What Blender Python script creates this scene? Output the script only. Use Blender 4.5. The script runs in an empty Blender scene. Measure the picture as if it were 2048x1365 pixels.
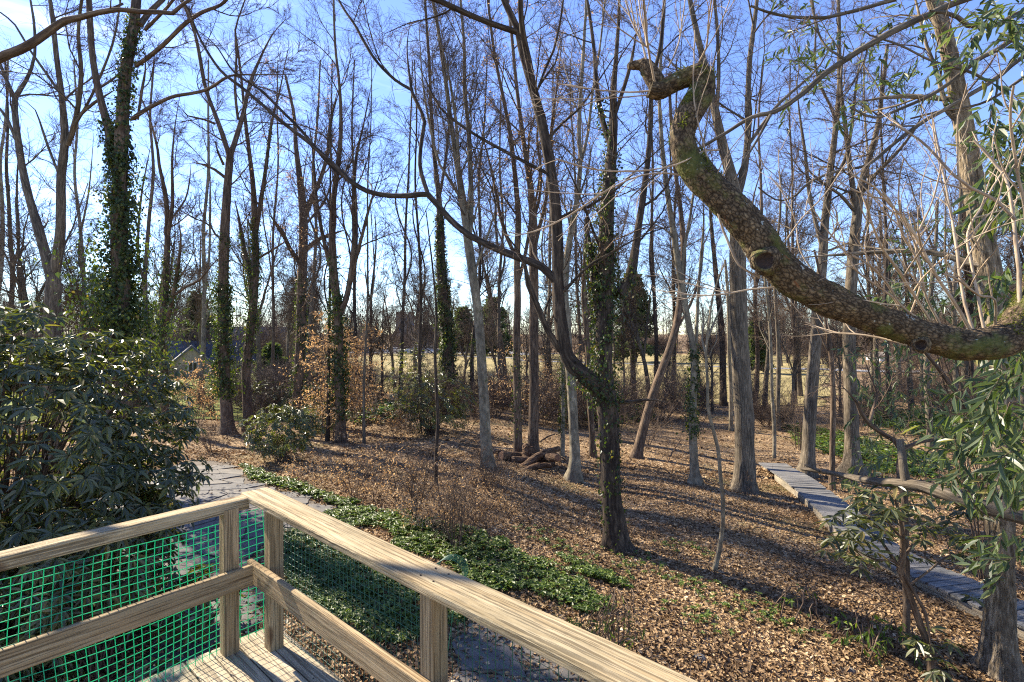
import bpy, math, random
import numpy as np
from mathutils import Vector, noise as mnoise

# ------------------------------------------------------------------ camera, light, exposure
EYE, F, CX, HY = 3.7, 1024.0, 1024.0, 668.0        # eye height (m) above the lowest near ground
SC = bpy.context.scene
COL = SC.collection
cam_d = bpy.data.cameras.new('camera'); cam = bpy.data.objects.new('camera', cam_d); COL.objects.link(cam)
cam.location = (0, 0, EYE); cam.rotation_euler = (math.radians(90), 0, 0)
cam_d.lens = 18; cam_d.sensor_width = 36; cam_d.shift_y = -14.5/2048
cam_d.clip_start = .05; cam_d.clip_end = 4000
SC.camera = cam
SUN_AZ, SUN_EL = math.radians(-54), math.radians(37)
S = Vector((math.sin(SUN_AZ)*math.cos(SUN_EL), math.cos(SUN_AZ)*math.cos(SUN_EL), math.sin(SUN_EL)))
wd = bpy.data.worlds.new('World'); SC.world = wd; wd.use_nodes = True
nt = wd.node_tree; bg = nt.nodes['Background']
sky = nt.nodes.new('ShaderNodeTexSky'); sky.sky_type = 'NISHITA'; sky.sun_disc = False
sky.sun_elevation = SUN_EL; sky.sun_rotation = SUN_AZ
sky.air_density = 1.0; sky.dust_density = .05; sky.ozone_density = 5.0
tc = nt.nodes.new('ShaderNodeTexCoord'); mp = nt.nodes.new('ShaderNodeMapping')
mp.inputs['Scale'].default_value = (1.6, 1.6, 7)
nz = nt.nodes.new('ShaderNodeTexNoise'); nz.inputs['Scale'].default_value = 1.7; nz.inputs['Detail'].default_value = 7; nz.inputs['Roughness'].default_value = .6
nz.inputs['Distortion'].default_value = .6
rp = nt.nodes.new('ShaderNodeValToRGB'); rp.color_ramp.elements[0].position = .5; rp.color_ramp.elements[1].position = .8
mul = nt.nodes.new('ShaderNodeMath'); mul.operation = 'MULTIPLY'; mul.inputs[1].default_value = .35
mix = nt.nodes.new('ShaderNodeMixRGB'); mix.inputs[2].default_value = (9, 9.6, 10.5, 1)
nt.links.new(tc.outputs['Generated'], mp.inputs[0]); nt.links.new(mp.outputs[0], nz.inputs['Vector'])
nt.links.new(nz.outputs['Fac'], rp.inputs[0])
sx = nt.nodes.new('ShaderNodeSeparateXYZ'); nt.links.new(tc.outputs['Generated'], sx.inputs[0])       # thin cloud lies to the west only
cr = nt.nodes.new('ShaderNodeValToRGB'); cr.color_ramp.elements[0].position = .2; cr.color_ramp.elements[0].color = (1, 1, 1, 1); cr.color_ramp.elements[1].position = .62; cr.color_ramp.elements[1].color = (.0, .0, .0, 1)
m5 = nt.nodes.new('ShaderNodeMath'); m5.operation = 'MULTIPLY_ADD'; m5.inputs[1].default_value = .5; m5.inputs[2].default_value = .5
nt.links.new(sx.outputs[0], m5.inputs[0]); nt.links.new(m5.outputs[0], cr.inputs[0])
m6 = nt.nodes.new('ShaderNodeMath'); m6.operation = 'MULTIPLY'; nt.links.new(cr.outputs[0], m6.inputs[0]); nt.links.new(rp.outputs[0], m6.inputs[1]); nt.links.new(m6.outputs[0], mul.inputs[0])
hs = nt.nodes.new('ShaderNodeHueSaturation'); hs.inputs['Hue'].default_value = .515; hs.inputs['Saturation'].default_value = 1.04; hs.inputs['Value'].default_value = 1.0; nt.links.new(sky.outputs[0], hs.inputs['Color'])
nt.links.new(mul.outputs[0], mix.inputs[0]); nt.links.new(hs.outputs[0], mix.inputs[1])
nt.links.new(mix.outputs[0], bg.inputs[0]); bg.inputs[1].default_value = .11
sun_d = bpy.data.lights.new('sun', 'SUN'); sun_d.energy = 5.0; sun_d.angle = math.radians(.55); sun_d.color = (1, .89, .7)
sun = bpy.data.objects.new('sun', sun_d); COL.objects.link(sun)
sun.rotation_euler = S.to_track_quat('Z', 'Y').to_euler(); sun.location = (-20, 20, 30)
SC.view_settings.view_transform = 'Standard'; SC.view_settings.look = 'None'
SC.view_settings.exposure = 1.62; SC.view_settings.gamma = 1; SC.view_settings.use_curve_mapping = False
SC.cycles.use_denoising = False; SC.cycles.pixel_filter_type = 'BLACKMAN_HARRIS'; SC.cycles.filter_width = 1.15
SC.cycles.max_bounces = 6; SC.cycles.diffuse_bounces = 3; SC.cycles.glossy_bounces = 2; SC.cycles.transmission_bounces = 3; SC.cycles.transparent_max_bounces = 4; SC.cycles.sample_clamp_indirect = 3; SC.cycles.sample_clamp_direct = 12

R_ = np.random.default_rng(11); random.seed(5)
def U(a, b, n=None): return R_.uniform(a, b, n)
def ss(a, b, x):
    t = np.clip((x-a)/(b-a), 0, 1); return t*t*(3-2*t)
def nrm(v): return v/np.maximum(np.linalg.norm(v, axis=-1, keepdims=True), 1e-9)

# ------------------------------------------------------------------ terrain
def gz(x, y):
    """height of the ground"""
    x = np.asarray(x, float); y = np.asarray(y, float)
    z = .42 - .42*ss(-1.2, 2.6, x) - .28*ss(3.2, 7.5, x)*(1-.7*ss(10, 26, y))
    z = z - .85*ss(9, 34, y) - 1.15*ss(34, 140, y) + .9*ss(170, 320, y) + 3*ss(300, 900, y)
    z = z + .3*ss(1.5, .2, y-2.2+.75*x)*0
    z = z + .05*np.sin(x*1.3+.4*y)*np.sin(y*.9-.3*x) + .10*np.sin(x*.37+1)*np.sin(y*.29+2)*ss(8, 16, y)
    # a low spoil bank left of the middle, behind the brush
    z = z + .55*np.exp(-((x+5.2)/2.6)**2-((y-20.5)/1.3)**2)
    return z
def W(px, py, d): return np.array([(px-CX)/F*d, d, EYE-(py-HY)/F*d])
def G(px, py):
    """where the view line through (px, py) meets the ground"""
    d = np.concatenate([np.linspace(2.5, 40, 1500), np.linspace(40, 260, 1500)])
    z = EYE-(py-HY)/F*d; g = gz((px-CX)/F*d, d)
    i = int(np.argmax(z < g))
    if z[i] >= g[i]: i = len(d)-1
    return np.array([(px-CX)/F*d[i], d[i], g[i]])

# ------------------------------------------------------------------ mesh building
class MB:
    def __init__(s): s.v = []; s.q = []; s.t = []; s.b = []; s.r = []; s.n = 0
    def add(s, v, q=None, t=None, bark=None, rnd=None):
        v = np.asarray(v, float).reshape(-1, 3); n = len(v)
        s.v.append(v)
        if q is not None and len(q): s.q.append(np.asarray(q, int).reshape(-1, 4)+s.n)
        if t is not None and len(t): s.t.append(np.asarray(t, int).reshape(-1, 3)+s.n)
        s.b.append(np.zeros((n, 3)) if bark is None else np.asarray(bark, float).reshape(-1, 3))
        s.r.append(np.zeros(n) if rnd is None else np.broadcast_to(np.asarray(rnd, float).ravel(), (n,)))
        s.n += n; return s
    def box(s, c, h, rot=0.0, rnd=0.0):
        c = np.asarray(c, float); o = np.array([[x, y, z] for x in (-1, 1) for y in (-1, 1) for z in (-1, 1)], float)*np.asarray(h)
        cs, sn = math.cos(rot), math.sin(rot)
        o = np.stack([o[:, 0]*cs-o[:, 1]*sn, o[:, 0]*sn+o[:, 1]*cs, o[:, 2]], 1)+c
        return s.add(o, q=[(0, 1, 3, 2), (4, 6, 7, 5), (0, 4, 5, 1), (2, 3, 7, 6), (0, 2, 6, 4), (1, 5, 7, 3)], rnd=rnd)
    def mesh(s, name, m, smooth=False):
        me = bpy.data.meshes.new(name)
        if not s.v: me.from_pydata([(0, 0, 0), (0, .001, 0), (.001, 0, 0)], [], [(0, 1, 2)]); me.materials.append(m); return me
        V = np.concatenate(s.v).astype(np.float32)
        Q = np.concatenate(s.q) if s.q else np.zeros((0, 4), int); T = np.concatenate(s.t) if s.t else np.zeros((0, 3), int)
        L = np.concatenate([Q.ravel(), T.ravel()]).astype(np.int32)
        st = np.concatenate([np.arange(len(Q))*4, len(Q)*4+np.arange(len(T))*3]).astype(np.int32)
        me.vertices.add(len(V)); me.vertices.foreach_set('co', V.ravel())
        me.loops.add(len(L)); me.loops.foreach_set('vertex_index', L)
        me.polygons.add(len(st)); me.polygons.foreach_set('loop_start', st)
        me.polygons.foreach_set('use_smooth', np.full(len(st), smooth, bool))
        a = me.attributes.new('bark', 'FLOAT_VECTOR', 'POINT'); a.data.foreach_set('vector', np.concatenate(s.b).astype(np.float32).ravel())
        a = me.attributes.new('rnd', 'FLOAT', 'POINT'); a.data.foreach_set('value', np.concatenate(s.r).astype(np.float32))
        me.update(calc_edges=True); me.materials.append(m)
        return me
    def obj(s, name, m, parent=None, smooth=False, **k):
        return link(name, s.mesh(name, m, smooth), parent, **k)
def link(name, me, parent=None, local=False, **k):
    o = bpy.data.objects.new(name, me); COL.objects.link(o)
    if parent is not None:
        o.parent = parent
        if not local:
            off = np.zeros(3); q = parent
            while q is not None: off += np.array(q.location); q = q.parent
            o.location = tuple(-off)
    for a, b in k.items():
        if b: o[a] = b
    return o
def tag(o, label=None, category=None, group=None, kind=None):
    if label: o['label'] = label
    if category: o['category'] = category
    if group: o['group'] = group
    if kind: o['kind'] = kind
    return o
def thing(name, label, cat, loc, group=None):
    o = bpy.data.objects.new(name, None); COL.objects.link(o); o.location = tuple(map(float, loc)); o.empty_display_size = .2
    return tag(o, label, cat, group)

def catmull(P, step):
    """smooth resample of control rows (any number of columns, the first three are xyz)"""
    P = np.asarray(P, float)
    if len(P) == 2: P = np.stack([P[0], (P[0]+P[1])/2, P[1]])
    Q = np.vstack([2*P[0]-P[1], P, 2*P[-1]-P[-2]]); out = []
    for i in range(1, len(Q)-2):
        n = max(1, int(np.linalg.norm(Q[i+1][:3]-Q[i][:3])/step)); t = (np.arange(n)/n)[:, None]
        a, b, c, d = Q[i-1], Q[i], Q[i+1], Q[i+2]
        out.append(.5*(2*b+(c-a)*t+(2*a-5*b+4*c-d)*t*t+(3*b-a-3*c+d)*t**3))
    out.append(P[-1:]); return np.concatenate(out)

def tubes(mb, P, R, sides, bump=0.0, lobes=None, cap=False, ridge=0.0):
    """P (n,k,3) centre lines, R (n,k) radii -> quads appended to mb"""
    P = np.asarray(P, float); R = np.asarray(R, float); n, k, _ = P.shape
    if n == 0: return
    T = nrm(np.gradient(P, axis=1))
    m = nrm(P[:, -1]-P[:, 0]+1e-6)
    ref = np.where(np.abs(m[:, 1:2]) < .8, np.array([[0, 1., 0]]), np.array([[1., 0, 0]]))
    Aa = nrm(np.cross(ref[:, None, :], T)); Bb = np.cross(T, Aa)
    ang = np.arange(sides)/sides*2*np.pi
    ca, sa = np.cos(ang), np.sin(ang)
    rr = R[:, :, None]*np.ones(sides)
    if bump: rr = rr*(1+bump*R_.standard_normal(rr.shape))
    if lobes is not None: rr = rr*(1+lobes[:, :, None]*(.5+.5*np.sin(ang*R_.integers(4, 7)+U(0, 6))))
    if ridge:                                                        # long interlacing furrows
        s_ = np.cumsum(np.linalg.norm(np.diff(P[0], axis=0, prepend=P[0, :1]), axis=1))[:, None]
        w_ = ang[None]*13+1.6*np.sin(s_*5.3+ang*3)+1.1*np.sin(s_*11+ang*7+1)+.8*np.sin(s_*2.1-ang*2)
        f_ = np.abs(np.sin(w_/1.0+.9*np.sin(s_*17+ang*5)))**.6*(.75+.25*np.sin(s_*31+ang*17+2*np.sin(ang*9)))
        rr = rr*(1+ridge*(f_-.6)[None])
    V = P[:, :, None, :]+rr[..., None]*(Aa[:, :, None, :]*ca[:, None]+Bb[:, :, None, :]*sa[:, None])
    s = np.concatenate([np.zeros((n, 1)), np.cumsum(np.linalg.norm(np.diff(P, axis=1), axis=2), 1)], 1)+U(0, 50, (n, 1))
    bark = np.stack([rr*ca, rr*sa, np.broadcast_to(s[:, :, None], rr.shape)], -1)
    base = (np.arange(n)*k*sides)[:, None, None]+(np.arange(k-1)*sides)[None, :, None]
    j = np.arange(sides); j2 = (j+1) % sides
    q = np.stack([base+j, base+j2, base+j2+sides, base+j+sides], -1)
    rnd = np.repeat(U(0, 1, n), k*sides)
    mb.add(V, q=q, bark=bark, rnd=rnd)
    if cap:
        for a in range(n):
            for e in (0, k-1):
                i0 = mb.n; ring = V[a, e]; c = ring.mean(0)
                mb.add(np.vstack([ring, c]), t=[((x, (x+1) % sides, sides) if e else ((x+1) % sides, x, sides)) for x in range(sides)],
                       bark=np.vstack([bark[a, e]*[1, 1, 0]+[0, 0, 99], [[0, 0, 99]]]), rnd=2.0)

def grow(S0, D, L, k, wob, up):
    n = len(S0); P = np.empty((n, k, 3)); P[:, 0] = S0; D = nrm(D)
    bend = R_.standard_normal((n, 3))*wob*.6
    for i in range(1, k):
        D = nrm(D+R_.standard_normal((n, 3))*wob+bend+np.array([0, 0, up]))
        P[:, i] = P[:, i-1]+D*(L/(k-1))[:, None]
    return P
def kids(P, R, L, per, t0, t1, ang, ratio, rr=.6, flat=0.0, minL=0.0):
    """child starts, directions, lengths, radii on parent polylines"""
    n, k, _ = P.shape
    t = t0+(t1-t0)*(np.arange(per)[None]+U(0, 1, (n, per)))/per
    f = t*(k-1); i = np.minimum(f.astype(int), k-2); w = (f-i)[..., None]; a = np.arange(n)[:, None]
    S0 = P[a, i]*(1-w)+P[a, i+1]*w; T = nrm(P[a, i+1]-P[a, i])
    r = R[a, i]*(1-w[..., 0])+R[a, i+1]*w[..., 0]
    pr = R_.standard_normal((n, per, 3)); pr[..., 2] *= (1-flat)
    pr = nrm(pr-(pr*T).sum(-1, keepdims=True)*T)
    th = ang*U(.7, 1.3, (n, per, 1)); D = np.cos(th)*T+np.sin(th)*pr
    Lc = np.maximum(L[:, None]*ratio*(1.15-.75*t)*U(.6, 1.3, (n, per)), minL)
    return S0.reshape(-1, 3), D.reshape(-1, 3), Lc.ravel(), (r*rr).ravel()
def inview(P, mg=260):
    d = np.maximum(P[..., 1], .3); x = CX+F*P[..., 0]/d; y = HY-F*(P[..., 2]-EYE)/d
    return (P[..., 1] > .3) & (x > -mg) & (x < 2048+mg) & (y > -mg*.8) & (y < 1365+mg)

def leaves(mb, C, D, N, L, Wd, fold=.25, curve=.2, w1=.9, w2=.75, rnd=None):
    """pointed leaf blades: base, two edge points each side, tip; folded on the midrib"""
    n = len(C); D = nrm(D); N = nrm(N-(N*D).sum(-1, keepdims=True)*D); B = np.cross(D, N)
    L = np.broadcast_to(L, (n,))[:, None]; Wd = np.broadcast_to(Wd, (n,))[:, None]/2
    def p(t, s, h): return C+D*L*t+B*Wd*s+N*(Wd*abs(s)*fold-curve*L*t*t*h)
    V = np.stack([p(0, 0, 1), p(.33, -w1, 1), p(.7, -w2, 1), p(1, 0, 1), p(.7, w2, 1), p(.33, w1, 1)], 1)
    b = (np.arange(n)*6)[:, None]
    q = np.stack([b+[0, 3, 2, 1], b+[0, 5, 4, 3]], 1)
    rn = U(0, 1, n) if rnd is None else rnd
    uv = np.array([[0, 0, 0], [-1, .33, 0], [-1, .7, 0], [0, 1, 0], [1, .7, 0], [1, .33, 0]], float)
    mb.add(V, q=q, rnd=np.repeat(rn, 6), bark=np.tile(uv, (n, 1)))

# ------------------------------------------------------------------ materials
def mat(name):
    m = bpy.data.materials.new(name); m.use_nodes = True; t = m.node_tree
    return m, t, t.nodes['Principled BSDF'], t.nodes.new, t.links.new
def ramp(new, stops):
    r = new('ShaderNodeValToRGB'); e = r.color_ramp.elements
    while len(e) < len(stops): e.new(.5)
    for i, (p, c) in enumerate(stops): e[i].position = p; e[i].color = (*c, 1)
    return r
def attr(new, name):
    a = new('ShaderNodeAttribute'); a.attribute_name = name; return a
def noise_n(new, lk, vec, scale, detail=4, rough=.6):
    n = new('ShaderNodeTexNoise'); n.inputs['Scale'].default_value = scale; n.inputs['Detail'].default_value = detail; n.inputs['Roughness'].default_value = rough
    if vec is not None: lk(vec, n.inputs['Vector'])
    return n
def mapping(new, lk, vec, sc):
    m = new('ShaderNodeMapping'); m.inputs['Scale'].default_value = sc; lk(vec, m.inputs[0]); return m.outputs[0]
def bump_n(new, lk, h, bsdf, strength, dist):
    b = new('ShaderNodeBump'); b.inputs['Strength'].default_value = strength; b.inputs['Distance'].default_value = dist
    lk(h, b.inputs['Height']); lk(b.outputs[0], bsdf.inputs['Normal'])
def mixc(new, lk, f, a, b, mode='MIX'):
    m = new('ShaderNodeMixRGB'); m.blend_type = mode
    for s, v in ((0, f), (1, a), (2, b)):
        if isinstance(v, (int, float)): m.inputs[s].default_value = v
        elif isinstance(v, tuple): m.inputs[s].default_value = (*v, 1)
        else: lk(v, m.inputs[s])
    return m.outputs[0]
def bark_mat(name, c0, c1, c2, xs=26, zs=5, moss=0.0, strength=.9, dist=.02):
    """furrowed bark: ridges run along the stem"""
    m, t, b, new, lk = mat(name); a = attr(new, 'bark')
    v = mapping(new, lk, a.outputs['Vector'], (xs, xs, zs))
    n1 = noise_n(new, lk, v, 1, 5, .65)
    r = ramp(new, [(.3, c0), (.5, c1), (.68, c2)]); lk(n1.outputs['Fac'], r.inputs[0])
    n2 = noise_n(new, lk, mapping(new, lk, a.outputs['Vector'], (3, 3, 1.1)), 1, 3)
    r2 = ramp(new, [(.35, (.6, .6, .62)), (.7, (1.25, 1.2, 1.12))]); lk(n2.outputs['Fac'], r2.inputs[0])
    c = mixc(new, lk, 1.0, r.outputs[0], r2.outputs[0], 'MULTIPLY')
    if moss:
        n3 = noise_n(new, lk, mapping(new, lk, a.outputs['Vector'], (7, 7, 5)), 1, 5, .7)
        r3 = ramp(new, [(.62-moss*.2, (0, 0, 0)), (.7-moss*.2, (1, 1, 1))]); lk(n3.outputs['Fac'], r3.inputs[0])
        c = mixc(new, lk, r3.outputs[0], c, (.07, .085, .025))
    lk(c, b.inputs['Base Color']); b.inputs['Roughness'].default_value = .92; b.inputs['Specular IOR Level'].default_value = .2
    bump_n(new, lk, n1.outputs['Fac'], b, strength, dist)
    return m
def leaf_mat(name, cols, rough=.4, spec=.5, trans=.25, vein=True, tcol=None):
    m, t, b, new, lk = mat(name); a = attr(new, 'rnd')
    r = ramp(new, cols); lk(a.outputs['Fac'], r.inputs[0]); c = r.outputs[0]
    if vein:
        g = attr(new, 'bark'); sx = new('ShaderNodeSeparateXYZ'); lk(g.outputs['Vector'], sx.inputs[0])
        ab = new('ShaderNodeMath'); ab.operation = 'ABSOLUTE'; lk(sx.outputs[0], ab.inputs[0])
        r2 = ramp(new, [(.0, (.35, .35, .35)), (.1, (0, 0, 0))]); lk(ab.outputs[0], r2.inputs[0])
        c = mixc(new, lk, r2.outputs[0], c, tuple(min(1, x*2.5) for x in cols[-1][1]))
    lk(c, b.inputs['Base Color']); b.inputs['Roughness'].default_value = rough; b.inputs['Specular IOR Level'].default_value = spec
    if trans:
        tr = new('ShaderNodeBsdfTranslucent'); mx = new('ShaderNodeMixShader'); mx.inputs[0].default_value = trans
        tc_ = mixc(new, lk, 1.0, c, tcol or (2.2, 2.4, .9), 'MULTIPLY'); lk(tc_, tr.inputs['Color'])
        lk(b.outputs[0], mx.inputs[1]); lk(tr.outputs[0], mx.inputs[2]); lk(mx.outputs[0], t.nodes['Material Output'].inputs[0])
    return m
def flat_mat(name, c, rough=.7, metal=0.0, nscale=0, namp=.25, bump=0.0):
    m, t, b, new, lk = mat(name); b.inputs['Base Color'].default_value = (*c, 1); b.inputs['Roughness'].default_value = rough; b.inputs['Metallic'].default_value = metal
    if nscale:
        tcd = new('ShaderNodeTexCoord'); n = noise_n(new, lk, tcd.outputs['Object'], nscale, 5)
        r = ramp(new, [(.3, tuple(x*(1-namp) for x in c)), (.7, tuple(min(1, x*(1+namp)) for x in c))]); lk(n.outputs['Fac'], r.inputs[0]); lk(r.outputs[0], b.inputs['Base Color'])
        if bump: bump_n(new, lk, n.outputs['Fac'], b, bump, .02)
    return m
M = {}
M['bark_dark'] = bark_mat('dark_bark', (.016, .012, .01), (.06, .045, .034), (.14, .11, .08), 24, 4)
M['bark_grey'] = bark_mat('grey_bark', (.045, .036, .026), (.125, .103, .076), (.25, .21, .16), 34, 4)
M['bark_pale'] = bark_mat('pale_smooth_bark', (.1, .085, .06), (.21, .18, .13), (.34, .3, .22), 14, 6, .1, .3, .008)
M['bark_brown'] = bark_mat('brown_bark', (.04, .028, .02), (.12, .085, .06), (.23, .175, .125), 30, 4)
M['bark_furrow'] = bark_mat('deep_furrowed_pale_bark', (.05, .036, .025), (.22, .175, .12), (.42, .35, .26), 26, 6, 0, 1.0, .03)
M['twig'] = bark_mat('brown_twig_bark', (.055, .038, .028), (.12, .085, .062), (.21, .16, .12), 40, 8, 0, .2, .002)
M['twig_far'] = bark_mat('greyish_twig_bark', (.075, .05, .036), (.13, .095, .07), (.2, .15, .11), 10, 3, 0, .1, .002)
M['twig_tan'] = bark_mat('pale_tan_shoot_bark', (.22, .165, .115), (.38, .3, .215), (.5, .42, .32), 60, 14, 0, .2, .002)
M['ivy'] = leaf_mat('ivy_leaf', [(0, (.012, .024, .007)), (.6, (.03, .052, .012)), (.93, (.075, .095, .02)), (1, (.17, .12, .03))], .45, .35, .3)
M['rhodo'] = leaf_mat('glossy_rhododendron_leaf', [(0, (.028, .036, .012)), (.6, (.058, .07, .02)), (.93, (.11, .12, .035)), (1, (.18, .13, .045))], .38, .7, .25)
M['willowleaf'] = leaf_mat('narrow_green_leaf', [(0, (.03, .05, .022)), (.6, (.06, .088, .038)), (.95, (.11, .14, .055)), (1, (.2, .17, .06))], .4, .5, .3)
M['ground_green'] = leaf_mat('low_green_leaf', [(0, (.022, .042, .008)), (.6, (.055, .095, .014)), (1, (.15, .19, .03))], .45, .35, .28)
M['beech'] = leaf_mat('dry_tan_beech_leaf', [(0, (.28, .17, .085)), (.5, (.48, .34, .19)), (1, (.64, .5, .33))], .7, .2, .4, False, (1.3, 1.1, .8))
M['litter'] = leaf_mat('fallen_leaf', [(0, (.05, .03, .016)), (.35, (.15, .092, .046)), (.66, (.31, .205, .108)), (.93, (.5, .37, .22)), (1, (.66, .55, .38))], .75, .25, .12, False, (1.2, 1, .8))
M['needle'] = leaf_mat('conifer_needle', [(0, (.03, .045, .022)), (1, (.09, .11, .05))], .7, .2, .25, False)
M['blade'] = leaf_mat('grass_blade', [(0, (.09, .13, .03)), (.7, (.2, .22, .07)), (1, (.34, .29, .13))], .6, .3, .3, False)
# ------------------------------------------------------------------ ground sheet
def ground_material():
    m, t, b, new, lk = mat('leaf_strewn_ground'); g = new('ShaderNodeNewGeometry'); P = g.outputs['Position']
    v = new('ShaderNodeTexVoronoi'); v.inputs['Scale'].default_value = 22; v.inputs['Randomness'].default_value = 1
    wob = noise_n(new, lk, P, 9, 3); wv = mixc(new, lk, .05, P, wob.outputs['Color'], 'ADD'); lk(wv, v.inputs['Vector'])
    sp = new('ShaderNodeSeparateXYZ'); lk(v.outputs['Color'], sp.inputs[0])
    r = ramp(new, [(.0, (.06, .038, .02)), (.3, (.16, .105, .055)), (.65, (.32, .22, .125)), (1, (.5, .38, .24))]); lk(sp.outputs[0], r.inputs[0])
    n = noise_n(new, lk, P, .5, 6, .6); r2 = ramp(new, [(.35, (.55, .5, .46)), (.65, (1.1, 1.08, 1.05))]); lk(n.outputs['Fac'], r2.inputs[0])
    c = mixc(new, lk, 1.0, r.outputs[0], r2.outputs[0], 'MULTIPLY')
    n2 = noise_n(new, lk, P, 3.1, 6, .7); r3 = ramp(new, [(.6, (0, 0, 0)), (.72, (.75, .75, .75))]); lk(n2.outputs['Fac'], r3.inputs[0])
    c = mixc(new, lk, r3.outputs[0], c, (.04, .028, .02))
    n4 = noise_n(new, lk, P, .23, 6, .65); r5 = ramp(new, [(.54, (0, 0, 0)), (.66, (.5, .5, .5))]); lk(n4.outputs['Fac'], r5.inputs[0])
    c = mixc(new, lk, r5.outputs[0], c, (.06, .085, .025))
    lk(c, b.inputs['Base Color']); b.inputs['Roughness'].default_value = .95; b.inputs['Specular IOR Level'].default_value = .15
    bump_n(new, lk, v.outputs['Distance'], b, .9, .04)
    return m
def grass_material(name, ca, cb, cc):
    m, t, b, new, lk = mat(name); g = new('ShaderNodeNewGeometry'); P = g.outputs['Position']
    n = noise_n(new, lk, P, .35, 8, .7); r = ramp(new, [(.32, ca), (.5, cb), (.68, cc)]); lk(n.outputs['Fac'], r.inputs[0])
    n2 = noise_n(new, lk, P, 14, 3, .7); r2 = ramp(new, [(.3, (.65, .65, .65)), (.7, (1.2, 1.2, 1.2))]); lk(n2.outputs['Fac'], r2.inputs[0])
    lk(mixc(new, lk, 1.0, r.outputs[0], r2.outputs[0], 'MULTIPLY'), b.inputs['Base Color']); b.inputs['Roughness'].default_value = .95; b.inputs['Specular IOR Level'].default_value = .1
    bump_n(new, lk, n2.outputs['Fac'], b, .8, .05); return m
def sheet(name, xs, ys, off, m, kind='structure', keep=None, **k):
    X, Y = np.meshgrid(xs, ys); Z = gz(X, Y)+off; nx, ny = len(xs), len(ys)
    i = (np.arange(ny-1)[:, None]*nx+np.arange(nx-1)).ravel(); q = np.stack([i, i+1, i+nx+1, i+nx], 1)
    if keep is not None:
        cxy = (X.ravel()[q].mean(1), Y.ravel()[q].mean(1)); q = q[keep(*cxy)]
    mb = MB(); mb.add(np.stack([X, Y, Z], -1), q=q); return mb.obj(name, m, None, True, kind=kind, **k)
u = np.linspace(-1, 1, 210); xs = np.sinh(u*5.6)/np.sinh(5.6)*900
ys = np.concatenate([np.linspace(-14, 1.9, 24), np.geomspace(2.0, 1400, 250)])
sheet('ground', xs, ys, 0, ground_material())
M['field'] = grass_material('dry_field_grass', (.15, .125, .05), (.29, .235, .105), (.4, .32, .155))
M['lawn'] = grass_material('short_green_lawn', (.09, .13, .03), (.2, .23, .06), (.3, .28, .1))
M['asphalt'] = flat_mat('grey_asphalt', (.19, .19, .2), .9, 0, 3, .2)
def wig(x): return np.sin(x*.5)*.6+np.sin(x*1.3+1)*.35+np.sin(x*2.9)*.2
sheet('field', np.linspace(-34, 75, 220), np.concatenate([np.linspace(30, 60, 90), np.linspace(61, 142, 60)]), .05, M['field'],
      keep=lambda x, y: (y > 34.5+wig(x)-.08*np.maximum(x, 0)) & (x > -.34*y) & (x < .62*y+wig(y)))
sheet('lawn', np.linspace(-60, -5, 160), np.linspace(19, 62, 120), .04, M['lawn'],
      keep=lambda x, y: (y > 21.5+wig(x)*.7) & (x < -.34*y-1.0+wig(y)*.5) & (x > -1.2*y))
sheet('parking_area', np.linspace(-46, 30, 90), np.linspace(136, 152, 12), .12, M['asphalt'], keep=lambda x, y: (y < 150) & (x < 8+.4*(y-136)))
sheet('road', np.linspace(-14, 60, 120), np.linspace(60, 130, 120), .1, M['asphalt'], keep=lambda x, y: np.abs(y-(117-1.05*(x+13)+.0035*(x+13)**2*1.0)) < 1.7)

# far rising ground with a blurred brown wood on it
def far_wood(name, label, y0, y1, n, h0, h1, seed, xr=1.25):
    mb = MB(); x = U(-xr*y1, xr*y1, n); y = U(y0, y1, n); z = gz(x, y); h = U(h0, h1, n)
    P = grow(np.stack([x, y, z-.2], 1), np.stack([U(-.05, .05, n), U(-.05, .05, n), np.ones(n)], 1), h, 4, .05, .05)
    Rr = np.linspace(1, .15, 4)*(h*.012)[:, None]; tubes(mb, P, Rr, 4)
    s, d, l, r = kids(P, Rr, h, 13, .2, 1, .6, .42, .4); Q = grow(s, d, l, 3, .12, .12); Rq = r[:, None]*np.linspace(1, .3, 3)+.02; tubes(mb, Q, Rq, 3)
    s, d, l, r = kids(Q, Rq, l, 6, .2, 1, .6, .6, .5); Q = grow(s, d, l, 2, .15, .06); tubes(mb, Q, np.full(Q.shape[:2], .04)*np.linspace(1.2, .5, 2), 3)
    return tag(mb.obj(name, M['twig_far'], None, True), label, 'woodland', None, 'stuff')
far_wood('far_wood', 'continuous band of leafless wood on the horizon behind the field', 162, 215, 270, 12, 21, 1, 1.0)

# ------------------------------------------------------------------ patio and stepping path of flagstones
def stone_mat(name, a, b_, c):
    m, t, b, new, lk = mat(name); oi = new('ShaderNodeObjectInfo'); tcd = new('ShaderNodeTexCoord')
    n = noise_n(new, lk, tcd.outputs['Object'], 5, 7, .65); r = ramp(new, [(.3, a), (.52, b_), (.75, c)]); lk(n.outputs['Fac'], r.inputs[0])
    r2 = ramp(new, [(0, (.72, .74, .8)), (1, (1.2, 1.12, 1.0))]); lk(oi.outputs['Random'], r2.inputs[0])
    lk(mixc(new, lk, 1.0, r.outputs[0], r2.outputs[0], 'MULTIPLY'), b.inputs['Base Color']); b.inputs['Roughness'].default_value = .85
    n2 = noise_n(new, lk, tcd.outputs['Object'], 22, 5); bump_n(new, lk, n2.outputs['Fac'], b, .5, .02); return m
M['flag'] = stone_mat('grey_tan_flagstone', (.06, .06, .06), (.105, .1, .095), (.16, .15, .135))
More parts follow.
